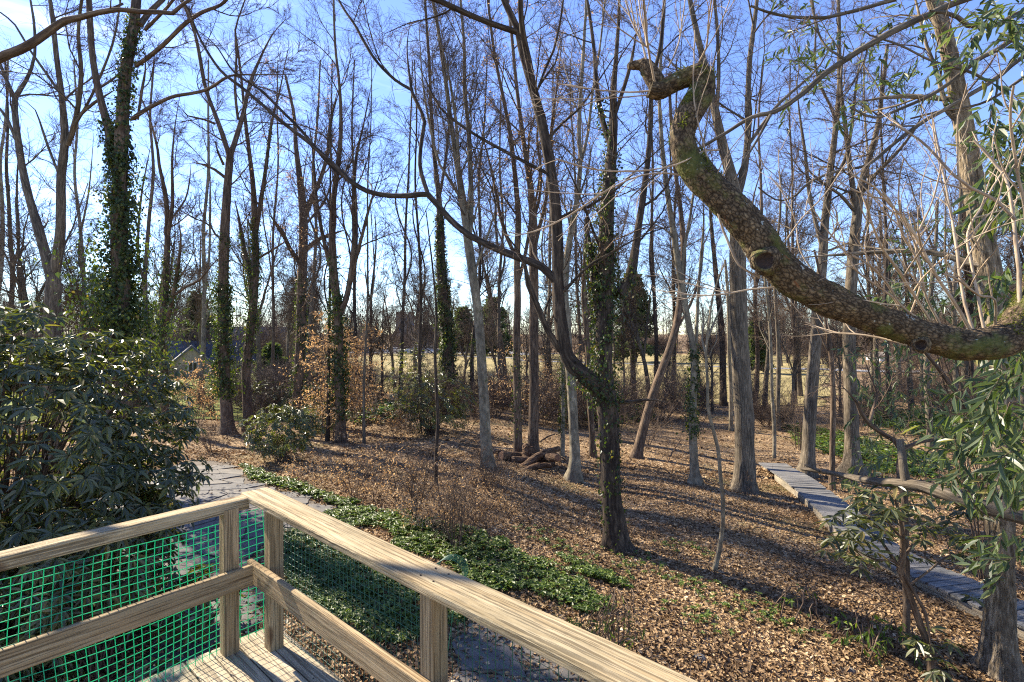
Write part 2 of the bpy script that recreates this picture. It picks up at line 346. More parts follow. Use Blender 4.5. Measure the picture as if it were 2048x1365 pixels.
def inpoly(x, y, poly):
    c = False; j = len(poly)-1
    for i in range(len(poly)):
        a, b = poly[i], poly[j]
        if (a[1] > y) != (b[1] > y) and x < (b[0]-a[0])*(y-a[1])/(b[1]-a[1])+a[0]: c = not c
        j = i
    return c
def flag_area(parent, poly, cell, th, name='flagstone', zf=gz, lift=.03):
    xs_ = [p[0] for p in poly]; ys_ = [p[1] for p in poly]
    x0, y0 = min(xs_)-cell, min(ys_)-cell; nx = int((max(xs_)-x0)/cell)+2; ny = int((max(ys_)-y0)/cell)+2
    ca, sa = math.cos(.3), math.sin(.3)
    cor = {}
    for i in range(nx+1):
        for j in range(ny+1): cor[i, j] = np.array([x0+(i+(.5 if j % 2 else 0)+U(-.3, .3))*cell*1.15, y0+(j+U(-.22, .22))*cell*.85])
    n = 0
    for i in range(nx):
        for j in range(ny):
            c4 = [cor[i, j], cor[i+1, j], cor[i+1, j+1], cor[i, j+1]]
            c = sum(c4)/4
            if not inpoly(c[0], c[1], poly): continue
            pts = []
            for a in range(4):
                p, q = c4[a], c4[(a+1) % 4]
                pts += [p*.94+q*.06, p*.5+q*.5+U(-.02, .02, 2), p*.06+q*.94]
            P = np.array([c+(p-c)*(1-.011/cell*1.3) for p in pts])
            z = float(zf(c[0], c[1]))+lift+U(-.006, .006); tx, ty = U(-.012, .012), U(-.012, .012)
            def zz(p): return (float(zf(p[0], p[1]))-float(zf(c[0], c[1])))*.9+tx*(p[0]-c[0])+ty*(p[1]-c[1])
            k = len(P); top = np.array([[p[0]-c[0], p[1]-c[1], zz(p)] for p in c+(P-c)*.97]); e1 = np.array([[p[0]-c[0], p[1]-c[1], zz(p)-.008] for p in P]); bot = e1-[0, 0, th]
            mb = MB(); mb.add(np.vstack([top, e1, bot, [[0, 0, 0]]]), q=[(a, (a+1) % k, (a+1) % k+k, a+k)[::-1] for a in range(k)]+[(a+k, (a+1) % k+k, (a+1) % k+2*k, a+2*k)[::-1] for a in range(k)],
                              t=[(a, (a+1) % k, 3*k) for a in range(k)])
            o = link(name, mb.mesh(name, M['flag']), parent, local=True)
            o.location = (c[0]-parent.location[0], c[1]-parent.location[1], z-parent.location[2]); n += 1
    return n
def gp(px, py): p = G(px, py); return (p[0], p[1])
pat = thing('patio', None, None, (-5.5, 9.5, float(gz(-5.5, 9.5)))); pat['kind'] = 'structure'
flag_area(pat, [gp(60, 1120), gp(175, 1015), gp(300, 950), gp(390, 924), gp(455, 930), gp(492, 962), gp(545, 985), gp(600, 990), gp(705, 1030), gp(640, 1050), gp(560, 1070), gp(430, 1150), gp(250, 1210)], .42, .06)
M['mortar'] = flat_mat('sandy_joint_soil', (.1, .08, .06), .95, 0, 9, .3, .4)
sheet('patio_bed', np.linspace(-9.5, -1.9, 70), np.linspace(5.2, 13.3, 80), .012, M['mortar'], keep=lambda x, y: np.array([inpoly(a, b, [gp(60, 1120), gp(175, 1012), gp(300, 947), gp(390, 921), gp(458, 927), gp(495, 958), gp(545, 980), gp(640, 1010), gp(690, 1034), gp(560, 1075), gp(430, 1150), gp(250, 1210)]) for a, b in zip(x, y)]))
pth = thing('path', None, None, (-.4, 5.3, float(gz(-.4, 5.3)))); pth['kind'] = 'structure'
flag_area(pth, [gp(880, 1255), gp(990, 1240), gp(1090, 1300), gp(1200, 1420), gp(1050, 1500), gp(900, 1420)], .55, .05)
flag_area(pth, [gp(330, 1180), gp(480, 1120), gp(560, 1180), gp(430, 1330), gp(300, 1330)], .5, .05)
M['gravel'] = flat_mat('gritty_soil', (.2, .17, .13), .95, 0, 30, .35, .6)
# ------------------------------------------------------------------ timber deck, railing and netting
def wood_mat(name, a, b_, c, crack=.8, green=0.0):
    """boards are modelled along local X"""
    m, t, b, new, lk = mat(name); tcd = new('ShaderNodeTexCoord'); oi = new('ShaderNodeObjectInfo')
    ad = new('ShaderNodeVectorMath'); ad.operation = 'ADD'; lk(tcd.outputs['Object'], ad.inputs[0])
    sc = new('ShaderNodeVectorMath'); sc.operation = 'SCALE'; sc.inputs['Scale'].default_value = 31; cb = new('ShaderNodeCombineXYZ')
    for i in range(3): lk(oi.outputs['Random'], cb.inputs[i])
    lk(cb.outputs[0], sc.inputs[0]); lk(sc.outputs[0], ad.inputs[1]); V = ad.outputs[0]
    # knots bend the grain
    kv = new('ShaderNodeTexVoronoi'); kv.inputs['Scale'].default_value = 1; lk(mapping(new, lk, V, (1.9, 6.5, 2.2)), kv.inputs['Vector'])
    kr = ramp(new, [(.0, (1, 1, 1)), (.26, (0, 0, 0))]); lk(kv.outputs['Distance'], kr.inputs[0])
    v2 = mixc(new, lk, .5, mapping(new, lk, V, (1.6, 48, 48)), kr.outputs[0], 'ADD')
    g = noise_n(new, lk, v2, 1, 6, .62); g.inputs['Distortion'].default_value = 1.1
    r = ramp(new, [(.3, a), (.47, b_), (.66, c)]); lk(g.outputs['Fac'], r.inputs[0])
    ck = noise_n(new, lk, mapping(new, lk, V, (1.5, 110, 110)), 1, 4, .6); cr = ramp(new, [(.4, (.12, .1, .08)), (.46, (1, 1, 1))]); lk(ck.outputs['Fac'], cr.inputs[0])
    c1 = mixc(new, lk, 1.0, r.outputs[0], mixc(new, lk, crack, (1, 1, 1), cr.outputs[0]), 'MULTIPLY')
    bl = noise_n(new, lk, mapping(new, lk, V, (1.3, 5, 5)), 1, 4); br = ramp(new, [(.35, (.72, .74, .72)), (.65, (1.15, 1.12, 1.06))]); lk(bl.outputs['Fac'], br.inputs[0])
    c2 = mixc(new, lk, 1.0, c1, br.outputs[0], 'MULTIPLY')
    kk = ramp(new, [(.0, (1, 1, 1)), (.1, (.7, .7, .7)), (.15, (0, 0, 0))]); lk(kv.outputs['Distance'], kk.inputs[0])
    c3 = mixc(new, lk, kk.outputs[0], c2, (.09, .05, .025))
    if green: c3 = mixc(new, lk, green, c3, (.12, .15, .06))
    lk(c3, b.inputs['Base Color']); b.inputs['Roughness'].default_value = .85; b.inputs['Specular IOR Level'].default_value = .25
    hh = mixc(new, lk, .55, g.outputs['Fac'], cr.outputs[0], 'MULTIPLY'); bump_n(new, lk, hh, b, .8, .012)
    return m
M['rail_wood'] = wood_mat('weathered_rail_wood', (.22, .16, .085), (.35, .27, .16), (.48, .39, .255), .6)
M['post_wood'] = wood_mat('yellow_brown_post_wood', (.19, .125, .065), (.29, .21, .12), (.38, .295, .185), .6)
M['floor_wood'] = wood_mat('pale_deck_floor_wood', (.24, .19, .125), (.36, .3, .215), (.46, .4, .3), .55)
M['walk_wood'] = wood_mat('silver_grey_boardwalk_wood', (.085, .083, .085), (.16, .157, .158), (.25, .24, .23), .6)
M['walk_side'] = wood_mat('grey_tan_boardwalk_beam', (.16, .13, .1), (.28, .235, .18), (.38, .33, .26), .6)
def board_mesh(name, L, w, h, m, rnd=.008, seg=.12, warp=.003, worn=.0):
    """board along local X from 0 to L, centred in Y, top at z = 0"""
    r = rnd; prof = []
    for cy, cz, a0 in ((w/2-r, -r, 0), (-w/2+r, -r, 90), (-w/2+r, -h+r, 180), (w/2-r, -h+r, 270)):
        for a in (0, 45, 90): t = math.radians(a0+a); prof.append((cy+r*math.cos(t), cz+r*math.sin(t)))
        if a0 in (0, 180):
            for f in (.2, .4, .6, .8): s_ = 1 if a0 == 0 else -1; prof.append((s_*(w/2-r)*(1-2*f), 0 if a0 == 0 else -h))
    prof = np.array(prof); k = len(prof); n = max(2, int(L/seg)); X = np.linspace(0, L, n+1); V = []
    ph = U(0, 9, 4)
    for i, x in enumerate(X):
        p = prof.copy()
        p[:, 0] += warp*math.sin(x*1.7+ph[0]); p[:, 1] += warp*math.sin(x*2.3+ph[1])
        p += R_.standard_normal(p.shape)*worn
        V.append(np.column_stack([np.full(k, x), p]))
    mb = MB(); q = [(i*k+a, i*k+(a+1) % k, (i+1)*k+(a+1) % k, (i+1)*k+a)[::-1] for i in range(n) for a in range(k)]
    V = np.vstack(V+[[[0, 0, -h/2], [L, 0, -h/2]]]); e = (n+1)*k
    t = [((a+1) % k, a, e)[::-1] for a in range(k)]+[(n*k+a, n*k+(a+1) % k, e+1)[::-1] for a in range(k)]
    mb.add(V, q=q, t=t); return mb.mesh(name, m, False)
def board(name, p0, p1, w, h, m, parent, roll=0.0, **k):
    """p0, p1: the two ends of the middle of the top face"""
    p0, p1 = np.array(p0, float), np.array(p1, float); d = p1-p0; L = float(np.linalg.norm(d))
    o = link(name, board_mesh(name, L, w, h, m, **k), parent, local=True)
    x = Vector(d/L); up = Vector((0, 0, 1)) if abs(x.z) < .9 else Vector((0, 1, 0))
    y = up.cross(x).normalized(); z = x.cross(y)
    from mathutils import Matrix
    R3 = Matrix((x, y, z)).transposed()
    if roll: R3 = R3 @ Matrix.Rotation(roll, 3, 'X')
    o.rotation_euler = R3.to_euler()
    off = np.zeros(3); q = parent
    while q is not None: off += np.array(q.location); q = q.parent
    o.location = tuple(p0-off); return o
UR = np.array([.7518, -.6594, 0]); UL = np.array([-.638, -.770, 0])        # directions of the two railings
CR = np.array([-1.73, 3.66, 0])                                           # the outer corner
DZ = EYE-2.1; TZ = EYE-1.1; MZ = EYE-1.545
NR = np.array([-.6594, -.7518, 0])                                        # towards the inside of the deck, across the right rail
NL = np.array([.770, -.638, 0])
deck = thing('deck', 'raised timber deck corner with sawn floor boards under the railing', 'deck', CR+[0, 0, float(gz(-1.7, 3.6))])
for i in range(12):
    o_ = CR+NR*(.02+.145*i)+UR*-.02; z = DZ+(.002 if i % 2 else 0)
    a0 = o_+UR*.0; L0 = 3.4
    if i > 0 and i < 13: a0 = o_+UR*(.0)
    board('floor_board', (a0[0], a0[1], z), (a0[0]+UR[0]*L0, a0[1]+UR[1]*L0, z), .139, .038, M['floor_wood'], deck, warp=.001)
for dd, Ln, U_ in ((NR*.0, 3.4, UR), (NL*.0, 1.8, UL)):
    a0 = CR+dd-(NR if U_ is UR else NL)*.03
    board('fascia_board', (a0[0], a0[1], DZ-.045), (a0[0]+U_[0]*Ln, a0[1]+U_[1]*Ln, DZ-.045), .04, .2, M['post_wood'], deck)
rail = thing('railing', 'weathered wooden railing with a corner and wide top board', 'railing', CR+[0, 0, DZ])
def at(base, u_, t, n_, s, z): p = base+u_*t+n_*s; return (p[0], p[1], z)
# right top board (wide) and left top board (narrow), mid rails
board('top_rail', at(CR, UR, -.02, NR, .095, TZ), at(CR, UR, 3.6, NR, .095, TZ), .188, .045, M['rail_wood'], rail, rnd=.011, seg=.05, worn=.0005, warp=.004)
board('top_rail', at(CR, UL, .19, NL, .055, TZ-.004), at(CR, UL, 3.4, NL, .055, TZ-.004), .11, .075, M['rail_wood'], rail, rnd=.01, seg=.05, worn=.0005, warp=.003)
board('mid_rail', at(CR, UR, .05, NR, .155, MZ), at(CR, UR, 3.6, NR, .155, MZ), .04, .14, M['post_wood'], rail, worn=.0004)
board('mid_rail', at(CR, UL, .19, NL, .14, MZ), at(CR, UL, 3.4, NL, .14, MZ), .04, .135, M['post_wood'], rail, worn=.0004)
def post(p, parent, top=TZ-.05, rot=0.0):
    g = float(gz(p[0], p[1]))-.1; o = link('post', board_mesh('post', top-g, .092, .092, M['post_wood'], rnd=.006, seg=.3), parent, local=True)
    off = np.array(parent.location); o.rotation_euler = (0, math.radians(-90), 0)
    from mathutils import Matrix
    o.rotation_euler = (Matrix.Rotation(rot, 3, 'Z') @ Matrix.Rotation(math.radians(-90), 3, 'Y')).to_euler()
    c = np.array([p[0], p[1], g])-off; sx = Matrix.Rotation(rot, 3, 'Z') @ Vector((-.046, 0, 0)); o.location = (c[0]+sx.x, c[1]+sx.y, c[2]); return o
ra = math.atan2(UR[1], UR[0])
for p in (CR+UL*.30+NL*.07, CR+UR*.25+NR*.085, CR+UR*1.9+NR*.085, CR+UR*3.5+NR*.085, CR+UL*2.4+NL*.07):
    post(p, rail, rot=ra)
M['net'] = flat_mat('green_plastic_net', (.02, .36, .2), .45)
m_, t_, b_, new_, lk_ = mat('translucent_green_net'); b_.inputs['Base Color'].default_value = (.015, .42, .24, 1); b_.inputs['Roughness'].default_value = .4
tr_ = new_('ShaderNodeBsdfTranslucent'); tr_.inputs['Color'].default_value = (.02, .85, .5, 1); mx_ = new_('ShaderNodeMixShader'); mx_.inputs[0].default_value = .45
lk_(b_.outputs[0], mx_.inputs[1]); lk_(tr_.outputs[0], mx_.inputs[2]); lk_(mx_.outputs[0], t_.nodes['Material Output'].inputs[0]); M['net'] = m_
M['net_shade'] = flat_mat('shaded_green_plastic_net', (.008, .09, .055), .5)  # darker copy of the net green: shade of the backlit side put into the colour
def netting(name, label, base, u_, n_, t0, t1, z0, z1f, cell, r, bulge, hem=True, mt='net'):
    th = thing(name, label, 'netting', at(base, u_, (t0+t1)/2, n_, 0, z0))
    nt_ = int((t1-t0)/cell); nz_ = int((float(z1f(t0))-z0)/cell)
    T = np.linspace(t0, t1, nt_+1); Hn = np.linspace(0, 1, nz_+1)
    TT, HH = np.meshgrid(T, Hn, indexing='ij'); ZT = z1f(TT)
    Z = z0+(ZT-z0)*HH+.006*np.sin(TT*5+HH*4); B = bulge(TT, HH); TT = TT+.008*np.sin(HH*7+TT*3)
    P = base[None, None]+u_*TT[..., None]+n_*B[..., None]; P = P.copy(); P[..., 2] = Z
    mb = MB(); tubes(mb, P, np.full(P.shape[:2], r*1.15), 4); P2 = P.transpose(1, 0, 2)
    tubes(mb, P2, np.full(P2.shape[:2], r), 4); o = mb.obj('mesh', M[mt], th, True); o['kind'] = 'stuff'
    if hem:
        mb = MB(); e = P[:, 0]; lo = e-[0, 0, .012]; k = len(e)
        mb.add(np.stack([e+[0, 0, .014], lo], 1), q=[(2*i, 2*i+1, 2*i+3, 2*i+2) for i in range(k-1)]); mb.obj('hem', flat_mat('turquoise_hem', (.05, .5, .42), .5), th)
    return th
netting('netting', 'green plastic mesh netting hung along the left railing', CR, UL, NL, .32, 3.3, DZ-.02, lambda t: TZ-.13-.03*np.abs(np.sin(t*2.1))-0*t, .042, .0023,
        lambda t, h: .02+.10*(1-h)**2*np.exp(-((t-1.1)/.55)**2)*1.4+.01*np.sin(t*6+h*5))
netting('netting', 'green mesh netting with painted-in shade along the outside of the right railing', CR, UR, NR, .0, 3.4, DZ-.28, lambda t: TZ-.05+0*t, .046, .0014,
        lambda t, h: -.012-.02*np.sin(h*3.1)+.006*np.sin(t*7), False, 'net_shade')
netting('netting', 'short green mesh strip across the gap between the two corner posts', CR, UL, NL, .0, .26, DZ-.02, lambda t: TZ-.12+0*t, .048, .0021, lambda t, h: .02+.01*np.sin(t*9+h*5), False)
# loose end of net curling up behind the right railing
c = W(895, 1150, 4.3); th = thing('netting_roll', 'loose curl of green netting sticking up from the ivy behind the rail', 'netting', (c[0], c[1], float(gz(c[0], c[1]))))
A_ = np.linspace(-.9, 2.9, 16); Bx = np.linspace(0, .3, 8); AA, BB = np.meshgrid(A_, Bx, indexing='ij')
c0 = np.array([c[0], c[1], c[2]])
P = np.stack([c0[0]+.13*np.cos(AA)+BB*.1, c0[1]+BB*.6, c0[2]+.13*np.sin(AA)-.12*BB], -1); mb = MB(); tubes(mb, P, np.full(P.shape[:2], .0018), 4); P2 = P.transpose(1, 0, 2); tubes(mb, P2, np.full(P2.shape[:2], .0018), 4)
lo = c0.copy(); lo[2] = float(gz(c0[0], c0[1])); P3 = np.stack([np.stack([c0+[.13*math.cos(-.9), 0, .13*math.sin(-.9)], (c0+lo)/2, lo])]); tubes(mb, P3, np.full(P3.shape[:2], .004), 5)
mb.obj('mesh', M['net_shade'], th, True)['kind'] = 'stuff'

# ------------------------------------------------------------------ boardwalk: cross planks on beams and short posts
walk = thing('boardwalk', 'raised grey plank boardwalk zigzagging through the leaf litter to the right', 'boardwalk', (6.6, 9, float(gz(6.6, 9))))
ctrl = [(8.3, 3.4), (7.45, 5.2), (6.8, 6.8), (6.5, 8.2), (6.5, 9.4), (6.95, 10.9), (7.4, 12.9), (7.75, 15.2)]
pts = catmull([(a, b, 0) for a, b in ctrl], .146)[:, :2]
dirs = nrm(np.gradient(pts, axis=0)); zt = np.array([EYE-3.73+.02*math.sin(p[1]*2)-.10*max(0, (p[1]-9)/6) for p in pts])
pm = [board_mesh('plank', .78, .138, .036, M['walk_wood'], rnd=.004, seg=.5, warp=.002) for _ in range(5)]
for i, (p, d) in enumerate(zip(pts, dirs)):
    if i == 0: continue
    n_ = np.array([d[1], -d[0]]); off = .06*((i//9) % 2)
    o = link('plank', pm[i % 5], walk, local=True); st = p-n_*(.39+off)
    o.location = (st[0]-walk.location[0], st[1]-walk.location[1], zt[i]+U(-.003, .003)+.035*((i//9) % 2)-walk.location[2])
    o.rotation_euler = (0, U(-.006, .006), math.atan2(n_[1], n_[0])+U(-.012, .012))
for i in range(0, len(pts)-9, 9):
    a, b = i, min(i+9, len(pts)-1)
    for s in (-1, 1):
        na = np.array([dirs[a][1], -dirs[a][0]]); nb = np.array([dirs[b][1], -dirs[b][0]]); p0 = pts[a]+na*.37*s; p1 = pts[b]+nb*.37*s
        z0, z1 = zt[a]-.037, zt[b]-.037
        board('side_beam', (p0[0], p0[1], z0), (p1[0], p1[1], z1), .045, .16, M['walk_side'], walk)
        g = float(gz(p0[0], p0[1]))-.06
        if z0-g > .1:
            h = (z0-.02-g)/2; pp = p0-na*.07*s
            mb = MB(); mb.box((0, 0, 0), (.045, .045, h)); o = link('post', mb.mesh('post', M['walk_side']), walk, local=True)
            o.location = (pp[0]-walk.location[0], pp[1]-walk.location[1], g+h-walk.location[2]); o.rotation_euler = (0, 0, math.atan2(na[1], na[0]))

# screws in the rail tops and floor boards
M['screw'] = flat_mat('rusty_screw_head', (.05, .035, .025), .5, .6)
mbs = MB(); a_ = np.arange(8)/8*6.283; mbs.add([(.0045*math.cos(t), .0045*math.sin(t), .001) for t in a_]+[(0, 0, .0012)]+[(.0045*math.cos(t), .0045*math.sin(t), -.004) for t in a_], t=[(i, (i+1) % 8, 8) for i in range(8)], q=[(i, i+9, (i+1) % 8+9, (i+1) % 8) for i in range(8)])
scm = mbs.mesh('screw', M['screw'])
for t in (.22, .29, 1.86, 1.95, 2.6):
    for s_ in (.04, .13):
        p = CR+UR*t+NR*s_; o = link('screw', scm, rail, local=True); o.location = tuple(np.array([p[0], p[1], TZ+.0005])-np.array(rail.location))
for t in (.27, .34, 1.2, 2.38): p = CR+UL*t+NL*.06; o = link('screw', scm, rail, local=True); o.location = tuple(np.array([p[0], p[1], TZ-.0035])-np.array(rail.location))
for i in range(8):
    for t in (.12, .75, 1.4): p = CR+NR*(.02+.145*i+.045)+UR*t; o = link('screw', scm, deck, local=True); o.location = tuple(np.array([p[0], p[1], DZ+.003])-np.array(deck.location))
# ------------------------------------------------------------------ traced trees
def px_stem(pts, d0, dd, z_base=None):
    """(px, py, width px) rows seen at distance d0 that drifts by dd over the stem's length -> xyz+radius rows"""
    P = []
    for i, (x, y, w) in enumerate(pts):
        d = d0+dd*i/max(1, len(pts)-1); p = W(x, y, d)
        P.append([*p, w/2/F*d/math.sqrt(1+((x-CX)/F)**2)])
    P = np.array(P)
    if z_base is not None: P[0, 2] = z_base-.06
    return P
def ivy_on(path, n, size, spread0, spread1, z0, z1, mb=None, m='ivy', dens=None):
    """leaves clinging round a stem between heights z0 and z1; spread shrinks upward"""
    mb = mb or MB(); zz = path[:, 2]; k = np.flatnonzero((zz >= z0) & (zz <= z1))
    if len(k) < 2: return mb
    i = k[R_.integers(0, len(k), n)]; f = (zz[i]-z0)/max(z1-z0, .1)
    if dens is not None: keep = U(0, 1, n) < 1-f*dens; i, f = i[keep], f[keep]; n = len(i)
    a = U(0, 2*np.pi, n); cl = .55+.45*np.sin(zz[i]*3.1+a*2)*np.sin(zz[i]*1.3+a)
    gap = np.sin(zz[i]*2.3+a*1.5+path[0, 0])+.8*np.sin(zz[i]*5.1-a*2.2)+.5*np.sin(zz[i]*9+a*5) > -.75
    i, f, a, cl = i[gap], f[gap], a[gap], cl[gap]*(.6+.8*np.abs(np.sin(zz[i[gap]]*1.9+a[gap]))); n = len(i)
    r = path[i, 3]*1.02+np.abs(R_.standard_normal(n))*(spread0+(spread1-spread0)*f)*cl+.01
    o = np.stack([np.cos(a), np.sin(a), np.zeros(n)], 1); C = path[i, :3]+o*r[:, None]+R_.standard_normal((n, 3))*[.02, .02, .12]
    D = nrm(np.stack([np.zeros(n), np.zeros(n), -np.ones(n)], 1)+R_.standard_normal((n, 3))*.6+o*.3); N = nrm(o+R_.standard_normal((n, 3))*.45+[0, 0, .4])
    leaves(mb, C, D, N, size*U(.4, 1.4, n), size*U(.4, 1.2, n), .15, .2, 1.0, .55); return mb
def crown_on(mt, mb, stems, tmin_z, n1, L1, n2=12, n3=13, n4=0, ang=.75, up=.06, tw=.0046, cull=True, leafy=None, flat=0.0, rr=.45, cap=None, rtw=.5, dens_shadow=True):
    """limbs, branches and twigs on stem paths; returns twig ends for leaves"""
    ends = []; k3 = 2 if (cull and stems[0][0, 1] > 12.5) else 3
    for st, (path) in enumerate(stems):
        ok = np.flatnonzero(path[:, 2] >= tmin_z)
        if len(ok) < 4: continue
        p = path[ok]; L = np.linalg.norm(np.diff(p[:, :3], axis=0), axis=1).sum(); n = max(2, int(n1*L))
        k = 24; s = np.linspace(0, len(p)-1, k); i = np.minimum(s.astype(int), len(p)-2); w = (s-i)[:, None]
        pp = p[i]*(1-w)+p[i+1]*w; P0 = pp[None, :, :3]; R0 = pp[None, :, 3]
        S1, D1, l1, r1 = kids(P0, R0, np.array([1.]), n, .0, 1, ang, 1, rr, flat)
        l1 = L1*U(.45, 1.25, n)*(1.1-.5*np.arange(n)/n); r1 = np.clip(np.minimum(r1, l1*.014), .006, cap or 9)
        P1 = grow(S1, D1, l1, 9, .13, up); R1 = r1[:, None]*np.linspace(1, .22, 9)
        if cull:
            vis = inview(P1, 900).any(1); P1, R1, l1 = P1[vis], R1[vis], l1[vis]
        tubes(mb, P1, R1, 5)
        S2, D2, l2, r2 = kids(P1, R1, l1, n2, .12, 1, .75, .5, .55, flat, .25); k2 = k3+2; P2 = grow(S2, D2, l2, k2, .17, up*.6); R2 = np.maximum(r2, tw*1.1)[:, None]*np.linspace(1, .4, k2)
        if cull:
            vis = inview(P2, 200).any(1); P2, R2, l2 = P2[vis], R2[vis], l2[vis]
        tubes(mt, P2, R2, 3)
        S3, D3, l3, r3 = kids(P2, R2, l2, n3, .15, 1, .7, .62, .5, flat, .18); P3 = grow(S3, D3, l3, k3, .2, up*.4); R3 = np.clip(r3, tw*.8, tw*1.2)[:, None]*np.linspace(1, .5, k3)
        if cull: vis = inview(P3, 70).any(1); P3, R3, l3 = P3[vis], R3[vis], l3[vis]
        tubes(mt, P3, R3, 3); ends.append(P3)
        if n4:
            S4, D4, l4, r4 = kids(P3, R3, l3, n4, .3, 1, .7, .55, .6, flat, .1); P4 = grow(S4, D4, l4, 3, .1, 0); tubes(mt, P4, np.full(P4.shape[:2], tw*.6), 3); ends.append(P4)
    return ends
def tan_leaves(mb, ends, per, size, frac=1.0):
    for P in ends:
        sel = U(0, 1, len(P)) < frac; P = P[sel]
        if not len(P): continue
        S_, D_, _, _ = kids(P, np.ones(P.shape[:2]), np.ones(len(P)), per, .1, 1, 1.1, 1)
        n = len(S_); D_ = nrm(D_*[1, 1, .5]+[0, 0, -.35]); N = nrm(R_.standard_normal((n, 3))*.5+[0, 0, 1])
        leaves(mb, S_, D_, N, size*U(.6, 1.2, n), size*.5*U(.6, 1.2, n), .3, .4)
TREES = []
def make_tree(name, label, stems, base=None, depth=None, bark='bark_grey', twig='twig', flare=.55, crown=None, ivy=None, dds=None, sides=14, ext=0.0, beech=None, group=None, wob=.012, stub=None, cat='tree', ridge=0):
    """stems: pixel traces; stem 0 starts at the foot"""
    x0, y0, w0 = stems[0][0]
    if depth is None: g = G(x0, y0); d = g[1]
    else: d = depth
    gx, gy = (x0-CX)/F*d, d; gzz = float(gz(gx, gy))
    th = thing(name, label, cat, (gx, gy, gzz), group)
    mbt = MB(); paths = []
    for i, s in enumerate(stems):
        dd = (dds[i] if dds else (U(-.08, .08)*d))
        d0 = d
        if i:                                                        # starts on whichever stem it leaves
            A_ = np.concatenate(paths); q = (CX+F*A_[:, 0]/A_[:, 1]-s[0][0])**2+(HY-F*(A_[:, 2]-EYE)/A_[:, 1]-s[0][1])**2
            d0 = float(A_[int(np.argmin(q)), 1])
        P = px_stem(s, d0, dd, None)
        if i == 0:
            if depth is not None and P[0, 2] > gzz: P = np.vstack([[gx, gy, gzz-.06, P[0, 3]*1.05], P])
            else: P[0, 2] = min(P[0, 2], gzz-.04)
        if ext and s[-1][1] < 25:                                    # carries on above the picture
            dv = nrm(P[-1, :3]-P[-2, :3]); e = [P[-1]]
            for q in range(1, 5):
                dv = nrm(dv+R_.standard_normal(3)*.1+[0, 0, .12]); e.append(np.array([*(e[-1][:3]+dv*ext/4), P[-1, 3]*(1-.2*q)]))
            P = np.vstack([P, e[1:]])
        Q = catmull(P, .16 if d < 12 else .3); Q[:, 3] = np.maximum(Q[:, 3], .004)
        if i and s[-1][1] > 25: Q[:, 3] *= np.interp(np.linspace(0, 1, len(Q)), [0, .6, 1], [1, 1, .3])
        n = len(Q); ph = U(0, 9, 2); a = np.arange(n)*.16
        Q[:, 0] += wob*np.sin(a*2.1+ph[0])*np.minimum(1, a); Q[:, 1] += wob*np.sin(a*1.7+ph[1])*np.minimum(1, a)
        R = Q[:, 3].copy(); lob = None
        if i == 0 and flare:
            h = np.maximum(Q[:, 2]-gzz, 0); R = R*(1+.2*flare*np.exp(-h/.3)); lob = (.55*flare*np.exp(-h/.16))[None]
        if ridge and i == 0:
            Q = catmull(Q, .03); R = Q[:, 3].copy(); h = np.maximum(Q[:, 2]-gzz, 0); R = R*(1+.2*flare*np.exp(-h/.3)); lob = (.55*flare*np.exp(-h/.16))[None]; RG = ridge
        else: RG = 0
        tubes(mbt, Q[None, :, :3], R[None], 110 if RG else sides if Q[0, 3] > .05 else 8, 0 if RG else .03, lob, cap=True, ridge=RG); Q[:, 3] = R; paths.append(Q)
    mbc = MB()
    if crown:
        ck = dict(crown); z = EYE-(ck.pop('below')-HY)/F*d; only = ck.pop('only', None)
        sp = [paths[j] for j in only] if only is not None else paths
        mtw = MB(); ends = crown_on(mtw, mbc, sp, z, **ck)
    mbt.obj('trunk', M[bark], th, True)
    if crown:
        mbc.obj('branches', M[bark], th, True); mtw.obj('crown', M[twig], th, True)['kind'] = 'stuff'
        if beech: mb = MB(); tan_leaves(mb, ends, *beech); o = mb.obj('leaves', M['beech'], th); o['kind'] = 'stuff'
    if ivy:
        mb = MB()
        for (j, n, size, s0, s1, ya, yb) in ivy: ivy_on(paths[j], n, size, s0, s1, EYE-(ya-HY)/F*d, EYE-(yb-HY)/F*d, mb)
        mb.obj('ivy', M['ivy'], th)['kind'] = 'stuff'
    TREES.append((th, label)); return th, paths, d
C_ = lambda below=450, n1=1.0, L1=2.4, **k: dict(below=below, n1=n1, L1=L1, **k)
# the twin-stemmed pair at the far left
make_tree('bare_tree', 'grey twin-stemmed tree forking just above the big rhododendron at far left', [
    [(105, 640, 36), (108, 560, 33), (100, 527, 32)], [(98, 535, 26), (76, 455, 22), (60, 400, 19), (45, 330, 17), (33, 250, 15), (30, 195, 13), (52, 160, 9), (68, 110, 7), (66, 40, 6), (60, 0, 5)],
    [(110, 545, 26), (122, 455, 22), (123, 350, 20), (130, 285, 18), (124, 200, 14), (112, 110, 12), (106, 40, 11), (100, 0, 9)],
    [(136, 290, 13), (152, 235, 12), (162, 150, 10), (157, 70, 8), (165, 0, 7)], [(30, 200, 11), (12, 160, 9), (0, 130, 8), (-40, 60, 6)], [(36, 290, 8), (15, 240, 8), (-5, 213, 7), (-60, 150, 5)],
    [(122, 190, 8), (95, 150, 7), (60, 100, 6), (30, 50, 5), (0, 25, 4)], [(160, 230, 8), (190, 205, 7), (230, 180, 5)], [(150, 250, 7), (185, 190, 6), (225, 90, 5), (240, 0, 4)], [(118, 350, 6), (95, 290, 6), (70, 220, 5), (48, 200, 4)]],
    depth=14, bark='bark_grey', crown=C_(480, .9, 2.0, n3=10), ext=5, dds=[0, .8, -.6, -1.2, .6, .4, .3, -.7, -.9, .3])
